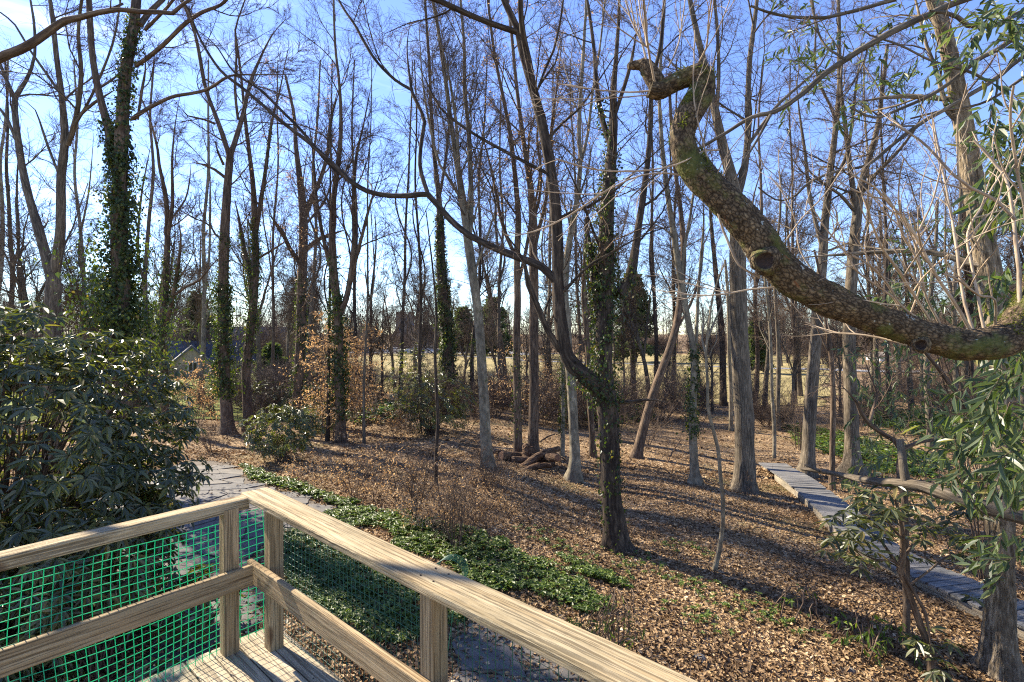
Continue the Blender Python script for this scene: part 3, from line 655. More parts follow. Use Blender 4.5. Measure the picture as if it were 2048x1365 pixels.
make_tree('ivy_clad_tree', 'tall double trunk wrapped in a wide skirt of ivy behind the rhododendron', [
    [(236, 700, 46), (240, 600, 42), (240, 455, 36), (240, 300, 30), (250, 170, 26), (265, 70, 22), (272, 0, 20)],
    [(225, 320, 20), (216, 255, 19), (200, 190, 16), (185, 110, 14), (178, 40, 14), (174, -20, 12)], [(272, 132, 10), (300, 112, 10), (335, 84, 9), (372, 48, 9), (405, 25, 8), (440, 10, 7), (470, -20, 6)],
    [(265, 238, 10), (292, 220, 9), (330, 200, 8), (352, 192, 8), (410, 180, 7), (460, 152, 6), (510, 150, 5), (590, 150, 4)], [(280, 50, 14), (300, 25, 12), (335, -10, 10)], [(290, 60, 8), (320, 30, 7), (345, 0, 6)],
    [(275, 240, 6), (285, 180, 6), (292, 140, 5), (290, 100, 4)]],
    depth=11.5, bark='bark_brown', crown=C_(200, .8, 1.6), ext=5, dds=[0, .3, -1.6, -1.2, .6, -.5, -.4], sides=18,
    ivy=[(0, 8500, .075, .62, .1, 740, 300), (0, 1900, .07, .12, .05, 320, 20), (0, 3600, .085, .95, .5, 740, 500), (1, 500, .07, .08, .06, 340, 230)])
make_tree('bare_tree', 'slim twin-stemmed tree with ivy up to its fork beside the ivy skirt', [
    [(332, 860, 17), (328, 740, 17), (326, 640, 16), (332, 560, 14), (335, 470, 12), (332, 400, 10), (318, 330, 7), (315, 300, 6), (300, 240, 4), (280, 190, 3)],
    [(334, 480, 9), (345, 410, 8), (344, 340, 6), (345, 300, 5), (350, 250, 4), (360, 190, 3)], [(330, 660, 10), (346, 590, 9), (356, 530, 8), (362, 470, 6), (352, 420, 5)],
    [(350, 590, 6), (370, 575, 6), (400, 560, 5), (425, 530, 4), (440, 515, 3)], [(345, 435, 4), (370, 400, 4), (380, 355, 3), (382, 330, 3)]],
    bark='bark_brown', crown=C_(600, 1.2, 1.6, n3=10), ivy=[(0, 2400, .075, .22, .06, 850, 520), (2, 500, .07, .1, .05, 650, 520)])
make_tree('bare_tree', 'straight brown trunk with a broad collar of ivy and a high fork', [
    [(456, 868, 30), (452, 800, 24), (447, 700, 23), (446, 600, 22), (447, 520, 21), (450, 455, 20), (455, 380, 17), (461, 300, 15)],
    [(458, 310, 11), (445, 270, 11), (428, 225, 9), (412, 180, 8), (403, 130, 8), (396, 90, 7), (385, 50, 6), (362, 0, 5)],
    [(461, 310, 12), (474, 270, 11), (488, 220, 9), (500, 170, 8), (520, 120, 6), (545, 70, 5), (570, 40, 4)], [(450, 355, 7), (430, 340, 6), (410, 330, 5), (384, 325, 4)], [(447, 330, 6), (436, 305, 5), (430, 283, 5)],
    [(430, 248, 6), (410, 240, 5), (375, 232, 4), (355, 210, 3)], [(476, 240, 6), (470, 180, 6), (472, 110, 5), (470, 60, 4), (490, 0, 3)]],
    bark='bark_brown', crown=C_(500, 1.2, 2.2), ext=4, ivy=[(0, 4200, .085, .3, .2, 800, 560), (0, 700, .075, .1, .03, 600, 460)])
make_tree('bare_tree', 'ivy-spotted tree splitting into a narrow vee next to the collared trunk', [
    [(497, 862, 22), (495, 800, 19), (493, 740, 18), (500, 660, 18), (508, 580, 17), (511, 500, 15), (510, 430, 13), (507, 380, 11), (500, 320, 9), (492, 260, 8), (487, 200, 6), (480, 130, 5), (470, 60, 4)],
    [(504, 590, 11), (497, 540, 10), (486, 490, 9), (478, 440, 7), (470, 400, 5)], [(512, 470, 9), (520, 410, 9), (530, 350, 8), (538, 290, 7), (545, 240, 6), (560, 180, 5), (575, 100, 4)], [(520, 515, 5), (545, 500, 5), (575, 480, 4)]],
    bark='bark_brown', crown=C_(560, 1.2, 1.9, n3=10), ivy=[(0, 2200, .075, .15, .08, 740, 440), (1, 500, .075, .1, .08, 590, 450), (2, 260, .07, .06, .05, 400, 250)])
make_tree('beech_tree', 'tree with clinging tan leaves and ivy low on its forked trunk', [
    [(592, 850, 24), (596, 780, 21), (600, 700, 21), (603, 600, 20), (606, 520, 19), (607, 455, 18), (604, 400, 16), (598, 345, 12), (592, 290, 9), (588, 230, 7), (570, 150, 5)],
    [(608, 440, 12), (622, 400, 11), (640, 360, 9), (655, 310, 7), (660, 250, 6), (675, 180, 5)], [(594, 520, 10), (578, 495, 9), (565, 465, 8), (550, 445, 6), (538, 430, 4)], [(612, 500, 10), (635, 480, 9), (660, 470, 7), (690, 460, 5)],
    [(610, 450, 6), (628, 430, 5), (650, 400, 5), (668, 350, 4)]],
    bark='bark_brown', crown=C_(640, 1.3, 2.2, n3=7, flat=.4), beech=(2, .075, .3), ivy=[(0, 1700, .075, .13, .03, 800, 560)])
make_tree('bare_tree', 'brown trunk behind the tan beech sapling with dark ivy at mid height', [
    [(682, 885, 22), (680, 800, 20), (678, 720, 20), (676, 640, 19), (668, 560, 17), (664, 480, 15), (668, 400, 12), (678, 320, 10), (682, 250, 8), (678, 170, 6), (670, 90, 5), (668, 0, 4)],
    [(674, 640, 13), (692, 600, 12), (703, 540, 11), (708, 470, 10), (706, 400, 8), (712, 320, 7), (730, 240, 5), (745, 160, 4)], [(668, 560, 9), (652, 500, 8), (640, 440, 7), (632, 380, 6), (625, 300, 5), (612, 220, 4)],
    [(706, 540, 8), (722, 480, 7), (738, 420, 6), (760, 350, 5)]],
    bark='bark_brown', crown=C_(560, 1.4, 2.4, ang=.55, up=.1), ivy=[(0, 2600, .08, .2, .12, 830, 600), (0, 400, .07, .07, .03, 620, 520)], ext=3)
make_tree('bare_tree', 'thin sapling standing alone in front of the church view', [
    [(742, 752, 7), (741, 700, 7), (742, 640, 6), (743, 590, 5), (748, 540, 4), (752, 480, 3), (750, 430, 2)], [(742, 720, 3), (756, 680, 3), (764, 640, 2)], [(743, 610, 3), (734, 570, 3), (728, 520, 2)]],
    depth=33, bark='bark_dark', twig='twig_far', crown=C_(730, 1.6, 1.3, n2=6, n3=5, tw=.007, ang=.5))
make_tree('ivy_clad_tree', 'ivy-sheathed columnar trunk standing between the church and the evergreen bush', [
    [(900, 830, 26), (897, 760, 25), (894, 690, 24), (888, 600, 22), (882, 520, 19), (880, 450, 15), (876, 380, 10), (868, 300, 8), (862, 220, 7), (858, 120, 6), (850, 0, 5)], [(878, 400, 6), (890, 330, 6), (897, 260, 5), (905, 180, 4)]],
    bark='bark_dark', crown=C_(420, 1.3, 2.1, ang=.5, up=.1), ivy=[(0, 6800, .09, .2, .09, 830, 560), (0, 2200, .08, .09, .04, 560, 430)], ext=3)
make_tree('bare_tree', 'thin leaning pole-like sapling between the orange shrub and the ivy column', [
    [(872, 968, 8), (872, 900, 7), (876, 840, 7), (874, 780, 6), (870, 700, 6), (872, 640, 5), (868, 560, 4), (860, 480, 3), (852, 420, 2)]],
    bark='bark_dark', crown=C_(860, 1.7, .8, n2=5, n3=4, ang=1.0), flare=.2)
make_tree('bare_tree', 'pale smooth-barked trunk left of the log pile, forking upward in long parallel stems', [
    [(976, 934, 26), (972, 880, 22), (968, 800, 20), (963, 730, 19), (958, 660, 18), (952, 600, 18), (944, 540, 18), (936, 480, 17), (928, 420, 13), (918, 350, 11), (906, 270, 9), (893, 180, 8), (880, 90, 7), (865, 0, 6)],
    [(938, 480, 11), (942, 420, 10), (941, 340, 10), (938, 260, 9), (930, 180, 8), (928, 90, 6), (920, 0, 5)], [(940, 440, 6), (930, 400, 6), (918, 330, 6), (912, 240, 6), (896, 140, 5), (872, 50, 4)],
    [(930, 410, 7), (905, 370, 6), (880, 330, 5), (862, 260, 5), (845, 160, 4), (838, 60, 4)], [(943, 560, 5), (965, 500, 5), (985, 440, 4), (1000, 380, 3)]],
    bark='bark_pale', crown=C_(520, 1.8, 2.4, ang=.42, up=.16), ext=4)
make_tree('bare_tree', 'slender brown trunk directly behind the log pile, left one of two', [
    [(1036, 912, 18), (1035, 840, 16), (1034, 760, 15), (1034, 680, 15), (1036, 600, 14), (1034, 520, 13), (1036, 440, 12), (1030, 360, 10), (1022, 280, 8), (1008, 200, 7), (990, 110, 6), (975, 0, 5)],
    [(1038, 560, 7), (1052, 500, 7), (1062, 440, 6), (1075, 380, 5), (1082, 300, 4)], [(1034, 520, 7), (1012, 470, 8), (1002, 440, 7), (990, 380, 6), (975, 310, 5), (955, 240, 4)]],
    bark='bark_brown', crown=C_(520, 1.4, 2.3, ang=.5, up=.1), beech=(1, .07, .18), ivy=[(0, 320, .06, .05, .03, 880, 700)], ext=4)
make_tree('bare_tree', 'straight russet trunk rising behind the stump on the log pile', [
    [(1066, 905, 21), (1067, 840, 20), (1069, 760, 19), (1068, 680, 19), (1068, 600, 18), (1066, 520, 18), (1066, 450, 17), (1062, 380, 13), (1052, 310, 10), (1040, 230, 8), (1030, 150, 7), (1022, 60, 6), (1015, 0, 5)],
    [(1068, 500, 9), (1080, 450, 8), (1092, 400, 7), (1098, 330, 6), (1104, 250, 6), (1115, 160, 5), (1125, 70, 4)], [(1066, 440, 7), (1078, 400, 6), (1082, 340, 5), (1075, 280, 5), (1080, 200, 4)]],
    bark='bark_brown', crown=C_(480, 1.5, 2.6, ang=.6), beech=(1, .07, .35), ext=4)
make_tree('bare_tree', 'slim trunk with shiny ivy halfway up, left of the pale flared trunk', [
    [(1124, 912, 10), (1126, 860, 9), (1126, 800, 9), (1124, 740, 8), (1126, 690, 7), (1130, 620, 6), (1130, 560, 5), (1138, 480, 4), (1142, 400, 3)]], bark='bark_pale', crown=C_(760, 1.3, 1.0, n3=5),
    ivy=[(0, 900, .055, .07, .05, 880, 700)], flare=.3)
make_tree('bare_tree', 'pale flared trunk on claw-like roots to the left of the big ivied tree', [
    [(1146, 962, 25), (1150, 915, 21), (1147, 860, 19), (1144, 790, 19), (1138, 720, 17), (1135, 650, 16), (1130, 580, 15), (1136, 500, 13), (1150, 420, 11), (1160, 330, 9), (1158, 250, 8), (1165, 150, 7), (1170, 60, 6), (1172, 0, 5)],
    [(1135, 560, 7), (1120, 490, 7), (1105, 420, 6), (1095, 340, 5), (1090, 260, 4)], [(1158, 340, 6), (1175, 270, 6), (1185, 190, 5), (1200, 100, 4), (1210, 0, 4)]],
    bark='bark_pale', flare=1.2, crown=C_(540, 1.3, 2.1, ang=.5, up=.1), beech=(1, .07, .15), ext=4)
make_tree('big_ivied_tree', 'largest middle tree with ivied trunk, broken stub and a long limb sweeping left', [
    [(1234, 1096, 56), (1230, 1060, 47), (1222, 1000, 41), (1220, 940, 40), (1219, 880, 40), (1217, 820, 44), (1208, 760, 40), (1206, 700, 36), (1208, 620, 34), (1212, 540, 32), (1214, 460, 30), (1218, 380, 27), (1222, 320, 22), (1225, 250, 18), (1226, 180, 13), (1232, 120, 9), (1238, 50, 7), (1240, 0, 6)],
    [(1212, 800, 42), (1190, 768, 40), (1160, 745, 34), (1135, 712, 28), (1125, 660, 26), (1118, 600, 24), (1115, 540, 23), (1113, 470, 23), (1108, 400, 22), (1100, 330, 21), (1088, 260, 20), (1072, 195, 19), (1058, 150, 16), (1043, 100, 15), (1035, 60, 14), (1018, 25, 13), (1000, -15, 12)],
    [(1086, 240, 14), (1070, 190, 13), (1056, 120, 13), (1046, 70, 12), (1042, 20, 11), (1042, -30, 10)],
    [(1114, 565, 17), (1085, 535, 16), (1050, 520, 15), (1010, 505, 15), (975, 490, 14), (935, 470, 13), (900, 440, 12), (875, 410, 12), (857, 390, 12), (820, 392, 11), (780, 392, 10), (735, 383, 10), (700, 362, 10), (683, 345, 9), (650, 315, 9), (610, 280, 8), (565, 245, 8), (520, 205, 7), (480, 172, 7), (440, 140, 6), (400, 80, 5), (375, 20, 5), (355, -20, 4)],
    [(857, 392, 9), (848, 365, 9), (840, 330, 8), (843, 280, 8), (848, 245, 8), (842, 225, 7), (825, 190, 7), (820, 160, 6), (815, 95, 5), (822, 40, 3)],
    [(822, 180, 6), (790, 160, 6), (755, 125, 6), (730, 85, 6), (710, 50, 5), (688, 20, 5), (670, -15, 4)], [(700, 362, 7), (660, 330, 7), (610, 270, 6), (560, 220, 6), (520, 180, 5), (470, 145, 5), (430, 90, 4), (380, 50, 3)],
    [(1035, 65, 12), (990, 50, 11), (950, 35, 11), (910, 18, 11), (880, 4, 11), (840, -10, 10)],
    [(1120, 702, 12), (1095, 660, 12), (1075, 610, 12), (1058, 570, 12), (1050, 530, 10), (1035, 500, 9), (1012, 470, 7)],
    [(1236, 590, 24), (1255, 565, 20), (1268, 510, 17), (1278, 450, 14), (1288, 390, 13), (1296, 320, 11), (1300, 250, 10), (1303, 170, 9), (1322, 90, 7), (1330, 0, 6)],
    [(1224, 300, 12), (1205, 240, 11), (1192, 170, 9), (1186, 90, 7), (1175, 0, 6)], [(1226, 240, 9), (1246, 180, 8), (1262, 120, 7), (1275, 40, 5)],
    [(1195, 620, 16), (1188, 560, 15), (1182, 500, 13), (1178, 470, 12), (1172, 440, 7)],
    [(1238, 806, 7), (1262, 804, 7), (1290, 800, 6), (1312, 800, 5), (1334, 806, 3)],
    [(1105, 352, 7), (1060, 330, 7), (1010, 303, 7), (960, 275, 6), (915, 245, 6), (880, 215, 5), (855, 170, 5), (830, 120, 4)],
    [(1072, 188, 4), (1090, 140, 5), (1108, 100, 5), (1120, 50, 4), (1128, 0, 4)]],
    bark='bark_dark', flare=.5, sides=20, crown=C_(700, 1.0, 1.8, n2=9, n3=7, tw=.0036, ang=.9, only=[0, 1, 2, 3, 4, 5, 6, 7, 8, 9, 10, 11, 14, 15]), ext=4,
    dds=[0, -.7, -.8, 1.2, .8, 1.0, 1.3, -.6, -.5, .8, .4, -.4, .1, -.5, .3, -.6],
    ivy=[(0, 420, .055, .05, .05, 990, 820), (0, 2300, .055, .11, .1, 810, 520), (0, 1300, .05, .07, .07, 520, 300), (10, 300, .05, .07, .05, 300, 180), (12, 900, .055, .08, .04, 640, 490), (1, 500, .055, .1, .05, 800, 740), (9, 250, .05, .06, .03, 600, 540), (0, 110, .05, .03, .03, 1085, 1000)])
# trees of the right half
make_tree('bare_tree', 'brown leaning trunk tilted to the right behind the big ivied tree', [
    [(1272, 916, 22), (1284, 870, 19), (1300, 810, 18), (1318, 755, 17), (1336, 705, 16), (1352, 650, 15), (1362, 580, 13), (1368, 500, 11), (1362, 420, 9), (1350, 340, 8), (1342, 250, 7), (1338, 150, 5)],
    [(1352, 660, 7), (1380, 610, 6), (1400, 550, 5), (1410, 480, 4)]], bark='bark_brown', crown=C_(560, 1.2, 1.7), flare=.8, beech=(1, .06, .1))
make_tree('ivy_clad_tree', 'pale slim trunk with splayed roots and low ivy, right of the big ivied tree', [
    [(1391, 968, 22), (1388, 920, 17), (1386, 860, 16), (1385, 800, 15), (1388, 740, 14), (1383, 680, 13), (1372, 620, 13), (1360, 550, 13), (1350, 480, 12), (1340, 420, 11), (1330, 350, 10), (1322, 270, 8), (1318, 180, 7), (1325, 80, 6), (1330, 0, 5)],
    [(1386, 740, 8), (1392, 680, 8), (1396, 600, 7), (1402, 520, 6), (1408, 440, 5), (1402, 350, 4)], [(1372, 620, 8), (1364, 560, 7), (1368, 500, 7), (1380, 430, 6), (1392, 350, 5), (1410, 270, 5), (1425, 180, 4)]],
    bark='bark_pale', flare=1.1, crown=C_(520, 1.5, 1.9, ang=.55), ivy=[(0, 1500, .06, .12, .08, 890, 690)], ext=4)
make_tree('bare_tree', 'thick dark furrowed trunk at the far end of the boardwalk', [
    [(1488, 982, 48), (1489, 930, 41), (1489, 870, 40), (1487, 800, 39), (1483, 730, 37), (1479, 660, 36), (1477, 590, 35), (1475, 520, 34), (1474, 450, 31), (1470, 390, 28), (1455, 330, 22), (1440, 270, 19), (1428, 210, 16), (1412, 140, 14), (1395, 70, 12), (1380, 0, 10)],
    [(1472, 400, 18), (1488, 340, 16), (1495, 280, 14), (1496, 200, 12), (1500, 120, 11), (1510, 40, 9), (1514, 0, 8)], [(1444, 300, 9), (1432, 250, 9), (1436, 180, 8), (1437, 100, 7), (1430, 0, 6)],
    [(1478, 470, 10), (1450, 440, 9), (1425, 400, 8), (1408, 350, 7), (1390, 290, 5)], [(1490, 300, 8), (1525, 250, 8), (1560, 205, 7), (1600, 170, 6), (1640, 130, 5), (1670, 70, 4)]],
    bark='bark_grey', flare=.8, sides=18, crown=C_(420, 1.0, 2.4, n2=10), ext=5)
make_tree('sapling', 'crooked bare sapling bowed like an S in front of the dark trunk', [
    [(1428, 1140, 11), (1438, 1100, 10), (1444, 1050, 9), (1444, 1000, 9), (1440, 950, 8), (1437, 900, 8), (1428, 860, 7), (1418, 815, 7), (1417, 770, 6), (1412, 700, 5), (1418, 640, 5), (1424, 590, 4), (1446, 530, 3)],
    [(1414, 720, 5), (1404, 680, 4), (1406, 640, 4), (1398, 590, 3)], [(1415, 680, 4), (1430, 640, 4), (1450, 590, 3), (1462, 540, 2)]], bark='bark_pale', flare=.2, crown=C_(760, 2.2, .8, n2=5, n3=4, tw=.003), sides=10, cat='sapling')
make_tree('bare_tree', 'thin straight pole tree between the dark trunk and the boardwalk end', [
    [(1548, 918, 8), (1549, 860, 8), (1545, 800, 7), (1542, 720, 7), (1538, 640, 6), (1530, 560, 5), (1528, 500, 4)]], bark='bark_pale', crown=C_(760, 1.3, 1.1, n3=5), flare=.3)
make_tree('bare_tree', 'slim light trunk with ragged side twigs standing right of the pole tree', [
    [(1557, 862, 9), (1556, 800, 9), (1557, 740, 9), (1556, 680, 8), (1553, 620, 8), (1550, 560, 7), (1552, 500, 6), (1560, 430, 5), (1562, 350, 4)]], bark='bark_grey', crown=C_(700, 1.2, 1.5, n3=5))
make_tree('bare_tree', 'smooth slanting grey trunk right beside the boardwalk', [
    [(1613, 952, 34), (1617, 900, 28), (1620, 840, 27), (1624, 780, 26), (1629, 720, 25), (1633, 660, 24), (1637, 600, 23), (1643, 530, 20), (1648, 460, 18), (1655, 400, 16), (1664, 330, 14), (1672, 260, 12), (1678, 180, 11), (1677, 100, 9), (1676, 0, 7)],
    [(1645, 500, 9), (1630, 440, 9), (1618, 380, 8), (1612, 310, 7), (1600, 230, 6), (1590, 150, 5)], [(1662, 370, 8), (1690, 320, 8), (1705, 250, 7), (1712, 170, 6), (1725, 90, 5)], [(1674, 250, 7), (1660, 210, 6), (1640, 170, 6), (1630, 120, 5), (1632, 60, 4), (1625, 0, 4)]],
    bark='bark_grey', flare=1.0, crown=C_(560, 1.2, 2.2, n2=10, ang=.9), ext=4)
make_tree('bare_tree', 'spindly mossy trunk between the slanting trunk and the stout pale one', [
    [(1664, 980, 14), (1664, 920, 12), (1665, 860, 12), (1667, 790, 11), (1664, 720, 10), (1656, 660, 9), (1650, 610, 8), (1640, 550, 6), (1628, 500, 5)], [(1666, 720, 6), (1650, 690, 5), (1636, 660, 4), (1625, 630, 4)]],
    bark='bark_brown', crown=C_(700, 1.6, 1.3, n3=6))
make_tree('bare_tree', 'stout pale grey trunk on spreading roots beyond the boardwalk bend', [
    [(1706, 948, 42), (1704, 900, 32), (1702, 840, 30), (1700, 770, 28), (1698, 700, 27), (1700, 630, 26), (1704, 560, 25), (1708, 500, 24), (1714, 430, 21), (1722, 370, 16), (1740, 310, 13), (1756, 250, 11), (1765, 180, 9), (1775, 90, 7)],
    [(1712, 440, 14), (1706, 380, 12), (1698, 320, 11), (1690, 250, 9), (1682, 170, 8), (1690, 80, 6)], [(1722, 390, 9), (1750, 350, 9), (1790, 310, 8), (1830, 260, 7), (1860, 200, 5)], [(1706, 420, 8), (1680, 390, 7), (1650, 370, 6), (1620, 345, 5), (1600, 310, 4)]],
    bark='bark_grey', flare=1.3, sides=18, crown=C_(480, 1.1, 2.4, n2=11, ang=.9), ext=4)
make_tree('bare_tree', 'thin trunk in the green ground cover, left of the willow-like leaves', [
    [(1862, 900, 17), (1858, 830, 14), (1855, 760, 13), (1854, 690, 12), (1858, 620, 11), (1864, 550, 10), (1872, 480, 8), (1876, 400, 6)]], bark='bark_grey', crown=C_(560, 1.6, 1.6))
make_tree('bare_tree', 'pale double trunk seen past the stout pale trunk, left one', [
    [(1800, 800, 12), (1797, 740, 11), (1792, 680, 10), (1786, 620, 9), (1776, 560, 8), (1765, 490, 7), (1758, 420, 5)]], bark='bark_pale', crown=C_(600, 1.3, 1.8))
make_tree('bare_tree', 'pale double trunk seen past the stout pale trunk, right one', [
    [(1822, 830, 13), (1820, 770, 12), (1818, 700, 11), (1815, 630, 10), (1812, 560, 9), (1806, 480, 7), (1800, 400, 5)]], bark='bark_grey', crown=C_(600, 1.3, 1.8))
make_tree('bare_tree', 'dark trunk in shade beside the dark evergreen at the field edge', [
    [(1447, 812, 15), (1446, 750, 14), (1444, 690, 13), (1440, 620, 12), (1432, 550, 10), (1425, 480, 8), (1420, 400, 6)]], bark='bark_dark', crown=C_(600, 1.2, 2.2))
make_tree('bare_tree', 'slender trunk at the field edge right of the leaning brown tree', [
    [(1462, 862, 9), (1462, 800, 9), (1460, 740, 8), (1458, 680, 8), (1456, 600, 7), (1450, 520, 5)]], bark='bark_pale', crown=C_(640, 1.2, 1.5))
make_tree('bare_tree', 'ivy-dotted twin trunks at the field edge below the big ivied tree\'s side limb', [
    [(1268, 800, 12), (1266, 740, 11), (1264, 680, 10), (1262, 610, 9), (1270, 540, 8), (1280, 460, 6)], [(1266, 720, 8), (1256, 670, 7), (1246, 610, 6), (1240, 560, 5)]], bark='bark_dark', crown=C_(620, 1.2, 1.8), ivy=[(0, 500, .08, .1, .05, 790, 660)])
make_tree('bare_tree', 'slim brown trunk close behind the big ivied trunk on its left', [
    [(1186, 915, 14), (1184, 860, 12), (1180, 800, 12), (1178, 730, 11), (1172, 660, 10), (1166, 590, 9), (1170, 510, 8), (1176, 420, 6)]], bark='bark_brown', crown=C_(600, 1.4, 1.8, ang=.5))
# the furrowed tree at the right edge, with its low broken bough over the boardwalk
rt, rtp, rtd = make_tree('furrowed_tree', 'stout tree with deeply furrowed pale bark at the right edge', [
    [(2002, 1350, 92), (1998, 1290, 72), (2000, 1220, 66), (2004, 1120, 62), (2006, 1000, 60), (2005, 880, 58), (2000, 780, 57), (1994, 690, 56), (1988, 600, 55), (1978, 520, 53), (1966, 440, 50), (1954, 370, 46), (1940, 300, 44), (1924, 230, 40), (1906, 160, 37), (1888, 90, 34), (1868, 20, 32), (1852, -40, 30)],
    [(1964, 530, 20), (1930, 525, 18), (1890, 510, 15), (1830, 502, 12), (1760, 504, 10), (1700, 508, 9), (1620, 514, 7), (1580, 520, 5)], [(1908, 200, 15), (1870, 196, 13), (1812, 192, 12), (1760, 196, 9), (1700, 206, 5)],
    [(1985, 590, 18), (2010, 575, 16), (2050, 560, 14), (2090, 540, 12)]],
    bark='bark_furrow', flare=.75, sides=30, crown=C_(560, .5, 1.8, n2=7, n3=6, tw=.0032), dds=[-.2, .8, .5, -.3], ext=5, wob=.02, ridge=.13)
# thin bent tree in front of the green leaves
make_tree('sapling', 'bent thin tree arching over the boardwalk with two curved arms', [
    [(1812, 1000, 16), (1803, 960, 15), (1800, 930, 14), (1806, 898, 12), (1840, 884, 10), (1890, 874, 9), (1930, 850, 8), (1952, 825, 6)],
    [(1802, 900, 13), (1790, 882, 13), (1765, 868, 12), (1740, 850, 11), (1722, 828, 10), (1712, 805, 9), (1696, 786, 7), (1680, 770, 5)], [(1738, 848, 8), (1746, 820, 7), (1755, 790, 6), (1740, 750, 5), (1730, 720, 4)],
    [(1945, 840, 14), (1925, 805, 13), (1900, 770, 12), (1875, 735, 11), (1850, 705, 9), (1830, 690, 6)]],
    depth=6.2, bark='bark_brown', twig='twig', flare=.2, crown=C_(900, 1.0, .6, n2=5, n3=4), wob=.01, cat='sapling')

# ------------------------------------------------------------------ extra trunks behind, traced simply (trunk x, foot y, lean, width, ivy)
extra = [
    ('slim tree at the lawn edge behind the two collared trunks', 540, 800, 548, 8, 0), ('slender trunk left of the tan beech sapling', 620, 800, 628, 11, 300),
    ('thin grey trunk between the beech sapling and the lone sapling', 716, 800, 712, 9, 0), ('thin trunk in the thicket left of the ivy column', 800, 800, 812, 8, 0),
    ('dim trunk just right of the evergreen bush', 946, 830, 958, 9, 400), ('narrow trunk behind the pale smooth-barked tree', 1002, 800, 1004, 8, 0),
    ('distant slim trunk between the russet trunk and the ivied slim one', 1094, 800, 1100, 8, 0), ('far thin trunk seen under the big tree\'s long limb', 1160, 810, 1150, 8, 0),
    ('far trunk right of the big ivied tree at the green patch', 1312, 815, 1306, 10, 0), ('far slim trunk left of the pale splayed-root tree', 1345, 800, 1350, 9, 300),
    ('brown trunk between the dark trunk and the evergreen', 1510, 820, 1516, 11, 0), ('slim trunk right of the dark evergreen', 1590, 810, 1586, 9, 0),
    ('faint trunk left of the white house', 1745, 800, 1738, 10, 0), ('trunk behind the bent sapling near the boardwalk', 1780, 850, 1772, 11, 0),
    ('shaded trunk among the narrow leaves at right', 1905, 850, 1915, 13, 0), ('trunk beyond the right edge leaves', 1945, 830, 1930, 12, 0),
    ('low trunk under the twin-stemmed tree at far left', 28, 760, 20, 14, 0), ('trunk at the very left edge by the rhododendron', -8, 740, 2, 15, 0),
    ('thin trunk between the left pair and the ivy skirt', 172, 790, 160, 12, 0), ('thin trunk right of the ivy skirt', 288, 800, 298, 13, 0),
    ('dim trunk between the slim twin-stemmed and collared trees', 400, 810, 408, 12, 0), ('thin pole left of the orange shrub', 655, 882, 658, 8, 0),
    ('thin pole right of the orange shrub', 728, 888, 735, 6, 0), ('slender trunk by the ivy column\'s left side', 846, 850, 838, 8, 0),
]
for lab, x, fy, xt, w, iv in extra:
    g = G(x, fy); hgt = (fy-20)
    sway = U(-12, 12, 3); st = [(x, fy, w*1.15)]+[(x+(xt-x)*k/6*2.2+sway[k % 3]*.5, fy-(fy-120)*k/6, w*(1-.12*k)) for k in range(1, 7)]
    f1 = st[2]; s2 = [(f1[0], f1[1], w*.5), (f1[0]+U(8, 16)*(1 if U(0, 1) > .5 else -1), f1[1]-70, w*.42), (f1[0]+U(-25, 25), f1[1]-180, w*.35), (f1[0]+U(-40, 40), f1[1]-300, w*.25)]
    make_tree('bare_tree', lab, [st, s2], bark=['bark_grey', 'bark_brown', 'bark_dark', 'bark_pale'][int(U(0, 4))], twig='twig_far', sides=8, crown=C_(fy-140, .9, 2.6, n2=8, n3=6, tw=.0065, ang=.65, up=.09), ivy=[(0, iv, .08, .1, .05, fy-20, fy-170)] if iv else None)

# ------------------------------------------------------------------ farther trees: a few kinds, copied with their parts
def proto_tree(H, seed, spread=1.0, nst=3, tw=.012):
    mbt, mbc, mtw = MB(), MB(), MB(); paths = []
    P = grow(np.zeros((1, 3))-[0, 0, .1], np.array([[0, 0, 1.]]), np.array([H*.8]), 12, .05, .05); R = (H*.0115*np.linspace(1.15, .2, 12))[None]
    tubes(mbt, P, R, 8, .03, cap=True); paths.append(np.column_stack([P[0], R[0]]))
    S_, D_, L_, r_ = kids(P, R, np.array([H]), nst, .28, .6, .4, .5, .7); Q = grow(S_, D_, L_*1.15, 10, .08, .12); Rq = r_[:, None]*np.linspace(1, .25, 10); tubes(mbt, Q, Rq, 6)
    for a in range(nst): paths.append(np.column_stack([Q[a], Rq[a]]))
    crown_on(mtw, mbc, [catmull(p, .5) for p in paths], H*.24, 1.9/spread, H*.2*spread, n2=11, n3=9, tw=tw, cull=False, ang=.8, up=.07)
    return mbt.mesh('trunk', M['bark_grey'], True), mbc.mesh('branches', M['bark_grey'], True), mtw.mesh('crown', M['twig_far'], False)
PR = [proto_tree(17, 1), proto_tree(20, 2, 1.25), proto_tree(15, 3, .9, 4), proto_tree(19, 4, 1.0, 2)]
def far_tree(x, y, s, rot, kind, label, group, name='bare_tree'):
    th = thing(name, label, 'tree', (x, y, float(gz(x, y))), group); th.rotation_euler = (0, 0, rot); th.scale = (s, s, s*U(.9, 1.1))
    for nm, me in zip(('trunk', 'branches', 'crown'), PR[kind]): link(nm, me, th, local=True)
    return th
